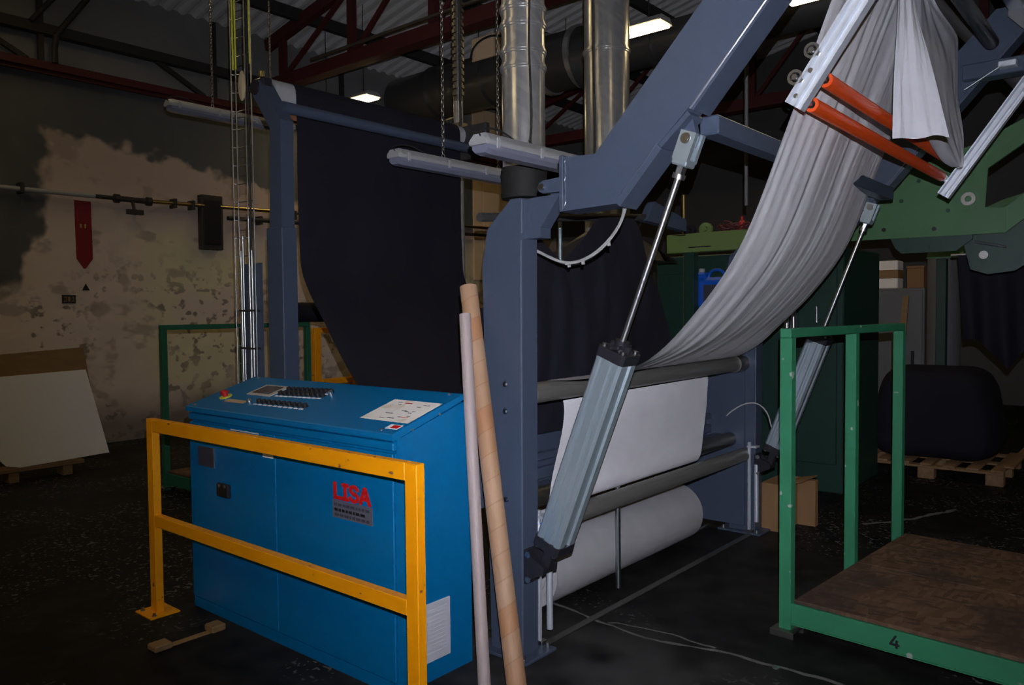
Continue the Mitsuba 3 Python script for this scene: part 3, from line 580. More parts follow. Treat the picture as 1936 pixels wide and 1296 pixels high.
# ------------------------------------------------ guide with orange rollers
gd = thing('roller_guide', 'aluminium guide arms with orange rollers in front of the white fabric', 'roller guide')
def profile(x0, x1, p, q, n):
    w, h = (x1 - x0) / 2, .034
    pr = [(-w, -h), (w, -h), (w, h), (-w, h), (-w, .026), (-w + .016, .020), (-w + .016, .010), (-w, .006), (-w, -.006), (-w + .016, -.010), (-w + .016, -.020), (-w, -.026)]
    d = np.array([0, q[0] - p[0], q[1] - p[1]]); d /= np.linalg.norm(d)
    up = np.cross(d, [1.0, 0, 0])
    xm = (x0 + x1) / 2
    # across = cross(up, d): make -w face -X
    a = np.cross(up, d)
    if a[0] < 0: pr = [(-s, t) for s, t in pr][::-1]
    return part(gd, 'arm', loft(pr, (xm, *p), (xm, *q), up), 'aluminium', n, smooth=False)
A0, A1 = np.array([1.047, 2.318]), np.array([0.60, 2.955])
dA = (A1 - A0) / np.linalg.norm(A1 - A0)
B0 = np.array([1.046, 2.252])
k1 = profile(2.80, 2.845, A0, A0 + dA * 1.25, 'near grooved aluminium arm')
k2 = profile(5.16, 5.205, B0, B0 + dA * 1.30, 'far grooved aluminium arm')
nA = np.array([dA[1], -dA[0]])
if nA[0] < 0: nA = -nA
for s, rz in ((0.03, (1.035, 2.350)), (0.13, (0.985, 2.430))):
    y, z = rz
    k = part(gd, 'orange_roller', pipe((2.955, y, z), (5.06, y, z), .027, .0145, 40), 'orange_roller', 'orange roller')
    part(k, 'shaft', rod((2.80, y, z), (5.19, y, z), .0085, 16), 'dull_steel')
    part(k, 'bearing', rod((2.972, y, z), (2.985, y, z), .0142, 20), 'black_metal')
    part(k, 'end_ring', rod((5.06, y, z), (5.075, y, z), .026, 24), 'steel')
    part(k, 'end_nut', rod((5.13, y, z), (5.16, y, z), .020, 6), 'steel')
    e = A0 + dA * (s + .055) + nA * .050
    part(k1, 'eye_nut', cat(pipe((2.800, e[0], e[1]), (2.825, e[0], e[1]), .027, .018, 24), rod((2.796, e[0], e[1]), (2.83, e[0], e[1]), .011, 6), bar((2.812, e[0], e[1]), (2.812, *(e - nA * .03)), .020, .016)), 'steel')
ca = part(gd, 'carrier_roller', rod((2.88, 0.81, 3.08), (5.16, 0.81, 3.08), .038, 32), 'black_metal', 'upper carrier roller')
part(gd, 'mounting_tube', box(2.75, 5.48, 0.66, 0.74, 3.25, 3.33, .005), 'slate_paint', 'slate-blue tube between the booms')
for x in (2.80, 5.16):
    part(gd, 'mounting_bracket', slab_yz([(0.74, 3.33), (0.30, 3.40), (0.28, 3.28), (0.50, 3.06), (0.60, 3.06), (0.74, 3.22)], x + .046, x + .060), 'steel', smooth=False)
part(gd, 'side_rail', box(5.30, 5.42, 0.50, 0.98, 2.93, 3.02, .005), 'slate_paint', 'slate-blue rail at the far side')
part(gd, 'sensor_block', box(5.24, 5.31, 0.70, 0.79, 2.955, 2.99, .004), 'aluminium')
part(gd, 'tension_wire', tube([(5.24, 0.76, 2.97), (5.2, 0.95, 2.85)], .004, 6), 'steel')

# ================================================================== FABRICS
def web(near, far, n, m, xn, xf, ripple=0.0, seed=0, freq=9.0, lead=None):
    """ruled sheet between two edge curves given as (y, z) lists; ripples run along the web"""
    a = spline([(0, *p) for p in near], n)[:, 1:]
    b = spline([(0, *p) for p in far], n)[:, 1:]
    s = np.linspace(0, 1, m)
    P = np.zeros((n, m, 3))
    P[:, :, 0] = xn + (xf - xn) * s[None]
    P[:, :, 1] = a[:, :1] * (1 - s) + b[:, :1] * s
    P[:, :, 2] = a[:, 1:] * (1 - s) + b[:, 1:] * s
    ln = np.r_[0, np.cumsum(np.linalg.norm(np.diff(a, axis=0), axis=1))]
    if ripple:
        tg = np.gradient((a + b) / 2, axis=0); tg /= np.linalg.norm(tg, axis=1, keepdims=True)
        nr = np.c_[tg[:, 1], -tg[:, 0]]
        X, V = np.meshgrid(s * abs(xf - xn), ln)
        f = meshkit.fbm(np.stack([X * freq + 0.35 * V, V * 0.55, np.full_like(X, seed)], -1), 3, seed) - 0.5
        f2 = meshkit.fbm(np.stack([X * freq * 0.3 - 0.2 * V, V * 0.35, np.full_like(X, seed + 5)], -1), 2, seed + 9) - 0.5
        env = np.interp(np.arange(n) / (n - 1), [0, .1, .85, 1], [1, 1, .5, .05])[:, None] if lead is None else lead(np.arange(n) / (n - 1))[:, None]
        off = ripple * (f * 1.0 + f2 * 1.6) * env
        P[:, :, 1] += off * nr[:, :1]; P[:, :, 2] += off * nr[:, 1:]
    X, V = np.meshgrid(s * abs(xf - xn), ln)
    return sheet(P), np.stack([X.ravel(), V.ravel()], 1)
near = [(0.86, 3.05), (0.993, 2.73), (1.158, 2.275), (1.327, 1.863), (1.486, 1.634), (1.788, 1.361), (2.03, 1.290), (2.25, 1.268), (2.30, 1.267)]
far = [(1.09, 3.22), (1.23, 2.82), (1.37, 2.468), (1.566, 1.972), (1.77, 1.70), (1.963, 1.512), (2.17, 1.335), (2.30, 1.275), (2.35, 1.267)]
m, uv = web(near, far, 150, 260, 3.0, 5.1, 0.024, 3, 7.5)
put(thing('white_fabric_web', 'long white fabric web sagging in a curve from the boom to the upper roller', 'fabric'), m, 'white_fabric', True, uv=uv)
# lower white sheet down to the lower guide roller
def arc(c, r, a0, a1, n): return [(c[0] + r * math.cos(math.radians(a)), c[1] + r * math.sin(math.radians(a))) for a in np.linspace(a0, a1, n)]
low = arc((2.315, 1.215), .053, 100, 200, 4)[::-1]
low = [(2.30, 1.16), (2.285, 1.14), (2.37, 0.75)]
lown = [(2.295, 1.160), (2.29, 1.12), (2.375, 0.72), (2.382, 0.67), (2.392, 0.63), (2.41, 0.60), (2.44, 0.585)]
lowf = [(2.335, 1.160), (2.33, 1.12), (2.376, 0.72), (2.382, 0.67), (2.392, 0.63), (2.41, 0.60), (2.44, 0.585)]
m, uv = web(lown, lowf, 60, 90, 3.12, 4.78, 0.012, 8, 4.0, lead=lambda t: np.interp(t, [0, .15, .7, 1], [.2, 1, 0, 0]))
put(thing('white_fabric_sheet', 'flat white fabric sheet between the upper and lower guide rollers', 'fabric'), m, 'plain_white_fabric', True)
# the tail of the web hung over the orange rollers
def hang(outline_l, outline_r, y0, amp, seed, n=60, m=40):
    l, r = spline(outline_l, n), spline(outline_r, n)
    s = np.linspace(0, 1, m)
    P = l[:, None] * (1 - s)[None, :, None] + r[:, None] * s[None, :, None]
    X, V = np.meshgrid(s, np.linspace(0, 1, n))
    P[:, :, 1] += amp * (meshkit.fbm(np.stack([X * 3.5, V * 1.1, np.full_like(X, seed)], -1), 2, seed) - 0.5) + amp * .5 * (meshkit.fbm(np.stack([X * 9 + V * 2, V * 2.5, np.full_like(X, seed)], -1), 2, seed + 4) - 0.5) * V
    P[-6:, :, 2] += (0.010 * np.sin(s * 9 + 1) * s)[None] * np.linspace(0, 1, 6)[:, None]
    return sheet(P)
ft = thing('fabric_tail', 'loose white fabric end hanging over the orange rollers', 'fabric')
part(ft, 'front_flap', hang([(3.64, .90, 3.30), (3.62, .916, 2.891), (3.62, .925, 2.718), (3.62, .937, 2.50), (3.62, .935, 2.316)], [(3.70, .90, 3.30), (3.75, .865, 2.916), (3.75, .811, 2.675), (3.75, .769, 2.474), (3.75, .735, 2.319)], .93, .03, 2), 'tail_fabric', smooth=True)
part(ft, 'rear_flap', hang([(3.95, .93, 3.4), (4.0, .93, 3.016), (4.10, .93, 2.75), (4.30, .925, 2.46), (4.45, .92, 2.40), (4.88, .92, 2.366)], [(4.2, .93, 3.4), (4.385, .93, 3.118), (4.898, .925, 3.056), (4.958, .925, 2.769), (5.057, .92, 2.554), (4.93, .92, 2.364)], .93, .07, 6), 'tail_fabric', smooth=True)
# black web from the top roll, sagging into a loop behind the cabinet
bl = arc((4.37, 2.99), .084, 60, 180, 8) + [(4.284, 2.6), (4.272, 1.945), (4.0, 1.50), (3.62, 1.08), (3.32, 0.92), (3.05, 1.0), (2.84, 1.28), (2.74, 1.62)]
m, uv = web(bl, bl, 120, 60, 3.0, 4.50, 0.03, 5, 3.0, lead=lambda t: np.interp(t, [0, .12, .25, .9, 1], [0, 0, 1, 1, .2]))
put(thing('black_fabric_web', 'black fabric web dropping from the top roll into a deep loop behind the cabinet', 'fabric'), m, 'black_fabric', True)
# second black drape, slung between two points behind the near column
def drape():
    n, mm = 50, 90
    s = np.linspace(0, 1, mm)
    xs = np.interp(s, [0, .10, .22, .45, .72, .86, 1], [2.90, 2.95, 3.16, 3.43, 3.79, 4.157, 4.40])
    top = np.interp(s, [0, .10, .22, .33, .45, .58, .72, .86, .93, 1], [1.80, 2.08, 2.04, 1.945, 1.865, 1.985, 2.14, 2.155, 2.0, 1.85])
    xb = np.interp(s, [0, 1], [2.92, 4.74])
    P = np.zeros((n, mm, 3)); t = np.linspace(0, 1, n)[:, None]
    P[:, :, 0] = xs[None] * (1 - t) + xb[None] * t
    P[:, :, 2] = top[None] * (1 - t) + 0.95 * t
    P[:, :, 1] = 2.53 + 0.03 * t - .06 * np.sin(t * np.pi) + .04 * (meshkit.fbm(np.stack([P[:, :, 0] * 5, P[:, :, 2] * 1.5, np.zeros((n, mm))], -1), 3) - .5) * 2
    return sheet(P)
solo('black_fabric_drape', 'second black fabric, slung in a V behind the near column above the rollers', 'fabric', drape(), 'black_fabric', smooth=True)
dr_bar = part(ma, 'drape_bar', rod((2.86, 2.60, 2.06), (4.50, 2.62, 2.20), .022, 16), 'dark_steel', 'dark bar the black fabric is slung from')
part(ma, 'drape_bracket', slab_xz([(4.42, 2.17), (4.52, 2.30), (4.95, 2.22), (4.95, 2.14)], 2.58, 2.64), 'slate_paint', 'slate-blue bracket', smooth=False)
# wound roll at the bottom
rl = thing('white_fabric_roll', 'big roll of white fabric lying under the machine rollers', 'fabric roll')
ang = np.linspace(0, 2 * np.pi, 73)[:-1]
Ls = np.linspace(3.22, 4.86, 40)
RR = .190 + .004 * (meshkit.fbm(np.stack(np.broadcast_arrays(Ls[:, None] * 3, np.cos(ang)[None] * 2, np.sin(ang)[None] * 2), -1), 3) - .5)
V = np.stack([np.broadcast_to(Ls[:, None], RR.shape), 2.60 + RR * np.cos(ang)[None], .215 + RR * np.sin(ang)[None]], -1)
V = np.concatenate([V, V[:, :1]], 1)
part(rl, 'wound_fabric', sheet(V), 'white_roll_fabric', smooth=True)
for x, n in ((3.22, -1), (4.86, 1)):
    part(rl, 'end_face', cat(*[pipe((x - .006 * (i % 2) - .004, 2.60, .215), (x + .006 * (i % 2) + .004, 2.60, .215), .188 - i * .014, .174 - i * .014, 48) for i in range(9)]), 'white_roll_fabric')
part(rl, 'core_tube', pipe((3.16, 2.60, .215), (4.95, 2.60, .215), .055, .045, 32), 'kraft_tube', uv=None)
part(rl, 'support_roller', rod((2.88, 2.60, .012), (5.34, 2.60, .012), .012, 12), 'dull_steel')
wr = thing('white_leader_cloth', 'short white cloth with a blue stripe wrapped on the lowest roller by the near column', 'fabric')
part(wr, 'wrap', pipe((2.885, 2.33, .565), (3.12, 2.331, .565), .066, .049, 40), 'plain_white_fabric')
part(wr, 'blue_stripe', tube([(2.90 + .0078 * i, 2.33 + .0672 * math.cos(math.radians(150 + i * 4)), .565 + .0672 * math.sin(math.radians(150 + i * 4))) for i in range(28)], .005, 6), 'blue_plastic', 'blue stripe')

# ================================================================== CONTROL CABINET
cb = thing('control_cabinet', 'blue control cabinet with a sloping desk of buttons behind the yellow rail', 'control cabinet')
CX0, CX1, CY0, CY1 = 2.140, 2.600, 2.437, 4.100
part(cb, 'body', slab_xz([(CX0 + .012, 0.0), (CX1, 0.0), (CX1, 1.19), (CX1 - .04, 1.195), (CX0 + .022, 1.075), (CX0 + .022, 1.018), (CX0 + .012, 1.018)], CY0, CY1), 'blue_paint', smooth=False)
for a, b in ((CY0 + .004, 3.281), (3.285, CY1 - .004)):
    part(cb, 'door', box(CX0, CX0 + .012, a, b, 0.06, 1.018, .003), 'blue_paint')
part(cb, 'plinth', box(CX0 + .006, CX0 + .012, CY0 + .002, CY1 - .002, 0.0, 0.055, .001), 'blue_paint')
sl = lambda x: 1.103 + (x - 2.128) * .3052
ds = part(cb, 'desk_lid', slab_xz([(CX0 - .012, 1.076), (CX0 - .012, sl(CX0 - .012) - .003), (CX0 - .006, sl(CX0 - .006)), (CX1 - .05, sl(CX1 - .05)), (CX1 - .02, sl(CX1 - .05) - .002), (CX1 - .02, 1.205), (CX1 - .05, 1.205), (CX0 + .04, 1.086), (CX0 + .03, 1.076)], CY0 - .008, CY1 + .008), 'blue_paint', 'sloping desk lid', smooth=False)
part(cb, 'front_band', box(CX0 + .000, CX0 + .022, CY0, CY1, 1.032, 1.066, .003), 'blue_paint')
SX = np.array([1, 0, .3052]); SX = SX / np.linalg.norm(SX)          # up the slope
SN = np.array([-.3052, 0, 1]); SN = SN / np.linalg.norm(SN)
SY = np.array([0, -1.0, 0])                                          # to the right as one reads it
def on_desk(x, y, lift=0): return np.array([x, y, sl(x)]) + SN * lift
def desk_box(x0, x1, y0, y1, th, c=.001, lift=0.0):
    L = (x1 - x0) / SX[0]
    m = box(0, L, -(y1 - y0) / 2, (y1 - y0) / 2, 0, th, c)
    M = np.eye(4); M[:3, 0], M[:3, 1], M[:3, 2] = SX, [0, 1, 0], SN
    M[:3, 3] = on_desk(x0, (y0 + y1) / 2, lift)
    m.apply_transform(M); return m
sc = part(cb, 'display', desk_box(2.328, 2.455, 3.612, 3.828, .006), 'screen_frame', 'pale-framed display')
part(sc, 'screen', desk_box(2.346, 2.440, 3.645, 3.800, .002, .0005, .006), 'screen_dark')
def button(x, y, r=.012, h=.018):
    p = on_desk(x, y)
    return cat(trimesh.creation.cylinder(radius=r * 1.35, segment=[p, p + SN * .004], sections=14), trimesh.creation.cylinder(radius=r, segment=[p, p + SN * h], sections=14))
for r, (xa, xb_, y0, y1, n) in enumerate(((2.424, 2.446, 3.575, 3.245, 10), (2.372, 2.394, 3.575, 3.245, 10), (2.261, 2.269, 3.600, 3.215, 10))):
    for i in range(n):
        s = i / (n - 1)
        kb = part(cb, 'push_button', button(xa + (xb_ - xa) * s, y0 + (y1 - y0) * s), 'black_plastic')
        p = on_desk(xa + (xb_ - xa) * s - .012, y0 + (y1 - y0) * s)
        part(kb, 'legend_tag', desk_box(xa + (xb_ - xa) * s - .031, xa + (xb_ - xa) * s - .020, y0 + (y1 - y0) * s - .014, y0 + (y1 - y0) * s + .014, .0015, 0), 'sticker_white')
p = on_desk(2.414, 3.205)
part(cb, 'selector_switch', cat(trimesh.creation.cylinder(radius=.013, segment=[p, p + SN * .02], sections=20), bar(p + SN * .02 - SX * .014, p + SN * .02 + SX * .014, .008, .014)), 'chrome', 'shiny selector switch')
p = on_desk(2.275, 3.949)
es = part(cb, 'emergency_stop', cat(trimesh.creation.cylinder(radius=.014, segment=[p, p + SN * .02], sections=20), trimesh.creation.cylinder(radius=.022, segment=[p + SN * .02, p + SN * .032], sections=24), trimesh.creation.icosphere(2, .020).apply_transform(np.diag([1, 1, .45, 1.0])).apply_translation(p + SN * .032)), 'red_paint', 'red emergency stop button')
part(es, 'collar', trimesh.creation.cylinder(radius=.034, segment=[p, p + SN * .006], sections=24), 'wire_yellow_green', 'yellow collar')
p = on_desk(2.244, 3.664)
part(cb, 'key_switch', cat(trimesh.creation.cylinder(radius=.016, segment=[p, p + SN * .012], sections=20), trimesh.creation.cylinder(radius=.010, segment=[p, p + SN * .022], sections=16)), 'chrome', 'shiny key switch')
part(cb, 'legend_plate', desk_box(2.226, 2.258, 3.70, 3.88, .0015, 0), 'beige', 'buff legend strip')
pp = part(cb, 'diagram_sheet', desk_box(2.231, 2.437, 2.447, 2.757, .0012, 0), 'paper', 'cream threading diagram sheet')
rg = random.Random(4)
for i in range(15):
    x, y = rg.uniform(2.245, 2.42), rg.uniform(2.47, 2.71)
    part(pp, 'diagram_mark', desk_box(x, x + rg.uniform(.003, .008), y, min(2.745, y + rg.uniform(.015, .05)), .0004, 0, .0012), 'print_red' if i in (3, 9) else 'print_grey')
tg = part(cb, 'warning_tag', desk_box(2.170, 2.209, 2.447, 2.522, .0012, 0), 'sticker_white', 'small white tag with a red field')
part(tg, 'red_field', desk_box(2.177, 2.203, 2.454, 2.498, .0005, 0, .0012), 'print_red')
for x, y in ((2.155, 2.525), (2.150, 4.05), (2.535, 2.50), (2.535, 4.04)): part(cb, 'lid_screw', bolt(on_desk(x, y), SN, .006, .006), 'chrome')
for x in (2.24, 2.40):
    part(cb, 'side_screw', bolt((x, CY0 - .008, sl(x) - .028), (0, -1, 0), .004, .003), 'steel')
dl = part(cb, 'door_latch', box(CX0 - .022, CX0, 3.682, 3.795, .655, .725, .006), 'black_plastic', 'black door latch')
for y in (3.71, 3.765): part(dl, 'key_hole', bolt((CX0 - .022, y, .712), (-1, 0, 0), .007, .004), 'steel')
pl = part(cb, 'grey_plate', box(CX0 - .003, CX0, 3.845, 4.005, .79, .895, .001), 'label_dark', 'dark grey plate')
part(pl, 'bright_edge', box(CX0 - .006, CX0, 3.838, 3.845, .788, .897, .001), 'steel')
part(cb, 'door_sticker', box(CX0 - .0015, CX0, 3.298, 3.388, .902, .918, 0), 'sticker_white', 'small white sticker')
part(cb, 'band_sticker', box(CX0 - .0015, CX0 + .001, 3.42, 3.68, 1.008, 1.014, 0), 'label_light', 'narrow pale strip')
lg = part(cb, 'logo_plate', box(CX0 - .0025, CX0, 2.572, 2.842, .698, .776, .0005), 'plate_grey', 'grey name plate under the red letters')
tm = meshkit.text_mesh('LISA', .070, .0016, True)
b = tm.bounds; W = b[1][0] - b[0][0]
tm.apply_translation((-b[0][0], -b[0][1], 0)); tm.apply_transform(np.diag([.250 / W, .074 / (b[1][1] - b[0][1]), 1, 1.0]))
tm = cat(*[moved(tm, trimesh.transformations.translation_matrix((dx, dy, dz))) for dx, dy, dz in ((-.004, 0, 0), (.004, 0, .0002), (0, .003, .0004), (0, -.003, .0006))])
M = np.eye(4); M[:3, 0], M[:3, 1], M[:3, 2], M[:3, 3] = [0, -1, 0], [0, 0, 1], [-1, 0, 0], (CX0 - .0005, 2.832, .781)
part(lg, 'lettering', moved(tm, M), 'print_red', 'bold red letters LISA', smooth=False)
for z, n, m_ in ((.757, 9, 'label_dark'), (.734, 8, 'black_plastic'), (.712, 8, 'label_dark')):
    y = 2.828
    for i in range(n):
        w = rg.uniform(.012, .030)
        if y - w < 2.585: break
        part(lg, 'small_print', box(CX0 - .0032, CX0 - .0024, y - w, y, z - .006, z + .006, 0), m_); y -= w + .007
vt = part(cb, 'vent_grille', box(2.262, 2.452, CY0 - .010, CY0, .088, .345, .004), 'label_light', 'pale grey vent grille')
part(vt, 'inner_frame', box(2.285, 2.430, CY0 - .013, CY0 - .009, .115, .318, .002), 'label_light')
for i in range(11): part(vt, 'louvre', box(2.292, 2.423, CY0 - .0150, CY0 - .012, .124 + i * .0175, .132 + i * .0175, .001), 'label_light')

# ================================================================== CABLE TRAY
ct = thing('cable_tray', 'vertical wire-mesh cable tray rising behind the left end of the cabinet', 'cable tray')
for x, y in ((2.75, 4.622), (2.772, 4.605), (2.785, 4.518), (2.772, 4.432), (2.75, 4.394)):
    part(ct, 'wire', rod((x, y, 0.95), (x, y, 4.9), .0042, 8), 'steel')
for i in range(34):
    z = 1.05 + i * .115
    part(ct, 'rung', tube([(2.75, 4.622, z), (2.765, 4.612, z), (2.782, 4.59, z), (2.787, 4.518, z), (2.782, 4.445, z), (2.765, 4.415, z), (2.75, 4.394, z)], .0034, 6), 'steel')
part(ct, 'back_plate', box(2.796, 2.800, 4.390, 4.625, 0.95, 1.92, .001), 'slate_paint', 'slate-blue backing plate')
for i, y in enumerate((4.585, 4.56, 4.49, 4.46)):
    part(ct, 'conduit', rod((2.770, y, 0.95), (2.770, y, 2.0 + .1 * (i % 3)), .0085, 12), 'chrome', 'shiny conduit')
for z in (1.62, 1.38): part(ct, 'tie', box(2.760, 2.782, 4.40, 4.61, z - .006, z + .006, .002), 'black_rubber')
for y, x in ((4.612, 2.76), (4.59, 2.765), (4.42, 2.76)): part(ct, 'earth_cable', tube(spline([(x, y, 4.9), (x, y + .003, 4.2), (x, y, 3.15)], 20), .006, 8), 'wire_yellow_green', 'yellow-green earth cable')
part(ct, 'cable_bundle', tube(spline([(2.775, 4.47, 4.9), (2.775, 4.475, 3.6), (2.775, 4.47, 2.5), (2.775, 4.475, 1.9)], 30), .006, 8), 'black_rubber')
part(ct, 'cable_wrap', trimesh.creation.icosphere(3, 1).apply_transform(np.diag([.02, .034, .095, 1.0])).apply_translation((2.755, 4.505, 3.03)), 'beige', 'beige wrapped cable joint')
part(ct, 'foot', box(2.74, 2.81, 4.38, 4.63, 0, 0.95, .004), 'slate_paint')

# ================================================================== YELLOW GUARD RAIL
def guard_rail(x, ya, yb, label, h=1.047, z2=.535, w=.065, d=.042):
    t = thing('guard_rail', label, 'guard rail')
    for y in (ya, yb):
        k = part(t, 'post', box(x - d / 2, x + d / 2, y - w / 2, y + w / 2, 0, h, .003), 'yellow_paint')
        part(k, 'base_plate', box(x - .08, x + .08, y - .09, y + .09, 0, .010, .002), 'yellow_paint')
        for s in (-1, 1): part(k, 'anchor_bolt', bolt((x - .05, y + s * .065, .010), (0, 0, 1), .008, .015), 'dull_steel')
    part(t, 'top_rail', box(x - d / 2, x + d / 2, ya + w / 2, yb - w / 2, h - .067, h, .003), 'yellow_paint')
    part(t, 'middle_rail', box(x - d / 2, x + d / 2, ya + w / 2, yb - w / 2, z2 - .06, z2, .003), 'yellow_paint')
    return t
guard_rail(1.968, 2.125, 4.155, 'yellow steel guard rail in front of the blue cabinet')
yr = thing('guard_rail', 'yellow steel guard rail seen past the black fabric, behind the cabinet', 'guard rail')
part(yr, 'post', box(5.48, 5.57, 7.56, 7.63, 0, 1.43, .004), 'yellow_paint'); part(yr, 'post', box(6.02, 6.12, 7.56, 7.63, 0, 1.43, .004), 'yellow_paint')
part(yr, 'top_rail', box(5.57, 6.02, 7.565, 7.625, 1.37, 1.43, .004), 'yellow_paint'); part(yr, 'middle_rail', box(5.57, 6.02, 7.565, 7.625, .765, .83, .004), 'yellow_paint')
fb = thing('floor_bracket', 'rusty flat bracket lying on the floor in front of the guard rail', 'bracket')
part(fb, 'bar', box(1.72, 2.06, 3.665, 3.705, 0, .006, .002), 'brown_board')
part(fb, 'lug', box(1.71, 1.80, 3.65, 3.73, 0, .03, .006), 'brown_board'); part(fb, 'lug', box(2.0, 2.075, 3.65, 3.73, 0, .035, .006), 'brown_board')

# ================================================================== CARDBOARD TUBES
def card_tube(p, q, r, label, m):
    t = thing('cardboard_tube', label, 'cardboard tube')
    p, q = np.asarray(p, float), np.asarray(q, float)
    d, a, b = frame(q - p)
    L = np.linalg.norm(q - p)
    n, k = 40, 33
    an = np.linspace(0, 2 * np.pi, k)
    def ring(rr, flip):
        P = p + d * np.linspace(0, L, n)[:, None, None] + rr * (np.cos(an)[None, :, None] * a + np.sin(an)[None, :, None] * b)
        mm = sheet(P)
        uv = np.stack(np.meshgrid(an / (2 * np.pi), np.linspace(0, L, n)), -1).reshape(-1, 2)
        if flip: mm.faces = mm.faces[:, ::-1]
        return mm, uv
    o, uo = ring(r, False); i, ui = ring(r - .008, True)
    e = np.stack([q + rr * (np.cos(an)[:, None] * a + np.sin(an)[:, None] * b) for rr in (r, r - .008)], 0)
    cap = sheet(e); uc = np.zeros((len(cap.vertices), 2)); uc[:, 1] = L
    part(t, 'wall', cat(o, i), m, smooth=True, uv=np.vstack([uo, ui]))
    part(t, 'rim', cap, m, smooth=False, uv=uc)
    return t
card_tube((2.295, 2.082, 0.012), (2.595, 2.455, 1.588), .026, 'slim pale pink cardboard tube leaning by the cabinet corner', 'pale_tube')
card_tube((2.380, 1.977, 0.012), (2.721, 2.550, 1.717), .041, 'thick brown spiral-wound cardboard tube leaning beside the pale tube', 'kraft_tube')

# ================================================================== GREEN PLATFORMS
def platform(label, M, paint='green_paint'):
    """deck from (0,0) along +x (railed side, 1.6 m) and -y; M places it"""
    t = thing('platform', label, 'work platform')
    L, D = 1.60, 1.9
    A = lambda n, m, mt, lab=None, par=None: part(par or t, n, moved(m, M), mt, lab, smooth=False)
    A('front_beam', cat(box(0, .05, -D, 0, .065, .165, .003), box(0, .055, -D, 0, .06, .066, 0)), paint)
    A('rear_beam', box(L - .05, L, -D, 0, .06, .165, .003), paint)
    A('side_beam', box(.05, L - .05, -.05, 0, .06, .165, .003), paint)
    A('side_beam', box(.05, L - .05, -D, -D + .05, .06, .165, .003), paint)
    A('deck_board', box(.012, L / 2 - .003, -D, -.012, .166, .184, .003), 'osb_board', 'worn chipboard deck')
    A('deck_board', box(L / 2 + .003, L - .012, -D, -.012, .166, .184, .003), 'osb_board')
    for x in (0.0, .80, L - .05):
        A('post', box(x, x + .05, .000, .060, .0 if x != .8 else .06, 1.46, .003), paint)
    A('top_rail', box(-.004, L, .002, .058, 1.46, 1.505, .004), paint)
    for x, y in ((0.0, 0.03), (L - .05, .03), (0.0, -D + .05), (L - .05, -D + .05)):
        k = A('foot', cat(box(x - .035, x + .085, y - .06, y + .06, .024, .032, .002), box(x - .035, x - .027, y - .06, y + .06, 0, .03, .001), box(x + .077, x + .085, y - .06, y + .06, 0, .03, .001)), 'dull_steel')
    return t
ang = math.atan2(-.12, 1.55)
M1 = np.eye(4); M1[:2, :2] = [[math.cos(ang), -math.sin(ang)], [math.sin(ang), math.cos(ang)]]; M1[:2, 3] = (3.765, 1.405)
p1 = platform('green steel platform with a railing and chipboard deck at the lower right', M1)
t4 = meshkit.text_mesh('4', .055, .001, True)
M = np.eye(4); M[:3, 0], M[:3, 1], M[:3, 2], M[:3, 3] = [0, -1, 0], [0, 0, 1], [-1, 0, 0], (-.0005, -.455, .088)
part(p1, 'painted_number', moved(t4, M1 @ M), 'black_metal', 'black painted 4', smooth=False)
M2 = np.eye(4); M2[:2, 3] = (3.41, 6.98)
platform('green steel platform with a railing behind the cabinet, by the plaster wall', M2, 'dark_green_paint')
solo('black_fabric_bolt', 'black bolt of fabric lying on the railing behind the left column', 'fabric roll', cat(rod((4.62, 7.01, 1.61), (5.60, 7.01, 1.61), .104, 32), rod((4.58, 7.01, 1.61), (5.64, 7.01, 1.61), .03, 20)), 'black_fabric')

# ================================================================== CARTON, PALLET
cn = thing('carton', 'open brown carton on the floor beneath the far cylinder', 'carton')
part(cn, 'front_side', box(5.50, 5.506, 2.118, 2.268, 0, .345, .001), 'carton_board')
part(cn, 'front_side', box(5.506, 5.86, 2.118, 2.124, 0, .345, .001), 'carton_board'); part(cn, 'back_side', box(5.506, 5.86, 2.262, 2.268, 0, .345, .001), 'carton_board'); part(cn, 'back_side', box(5.854, 5.86, 2.124, 2.262, 0, .345, .001), 'carton_board')
part(cn, 'bottom', box(5.506, 5.854, 2.124, 2.262, 0, .006, .001), 'carton_board')
part(cn, 'flap', bar((5.52, 2.118, .345), (5.85, 2.118, .345), .0, .0) if False else quad_board((5.506, 2.118, .345), (5.85, 2.118, .345), (5.85, 1.985, .375), (5.52, 1.975, .385), .004, 0), 'carton_board')
part(cn, 'carton_leg', box(5.80, 5.86, 1.985, 2.118, 0, .34, .002), 'carton_board')
pa = thing('pallet', 'wooden pallet on the floor at the right', 'pallet')
PX0, PX1, PY0, PY1 = 8.10, 9.20, 1.13, 2.38
for i in range(7):
    y = PY0 + i * (PY1 - PY0 - .10) / 6
    part(pa, 'deck_plank', box(PX0, PX1, y, y + .10, .122, .144, .003), 'pallet_wood')
for x in (PX0, (PX0 + PX1) / 2 - .05, PX1 - .1):
    part(pa, 'stringer_board', box(x, x + .10, PY0, PY1, .100, .122, .003), 'pallet_wood')
    for y in (PY0, (PY0 + PY1) / 2 - .07, PY1 - .14): part(pa, 'block', box(x, x + .10, y, y + .14, .0, .100, .003), 'pallet_wood')
part(pa, 'side_board', box(PX0 + .15, PX1 + .35, PY0 - .06, PY0 + .02, .144, .165, .003), 'pallet_wood')
hp = trimesh.creation.icosphere(5, 1.0)
v = hp.vertices.copy()
e = 0.42
q = np.sign(v) * np.abs(v) ** e
z01 = (q[:, 2] + 1) / 2
taper = 1.0 - .22 * z01 ** 1.2
q[:, 0] *= .50 * taper; q[:, 1] *= .58 * taper; q[:, 2] = z01 * .88
q += (meshkit.fbm(q * 3.1, 3)[:, None] - .5) * .07 * (v * [1, 1, .6])
q[:, 2] = np.maximum(q[:, 2], 0)
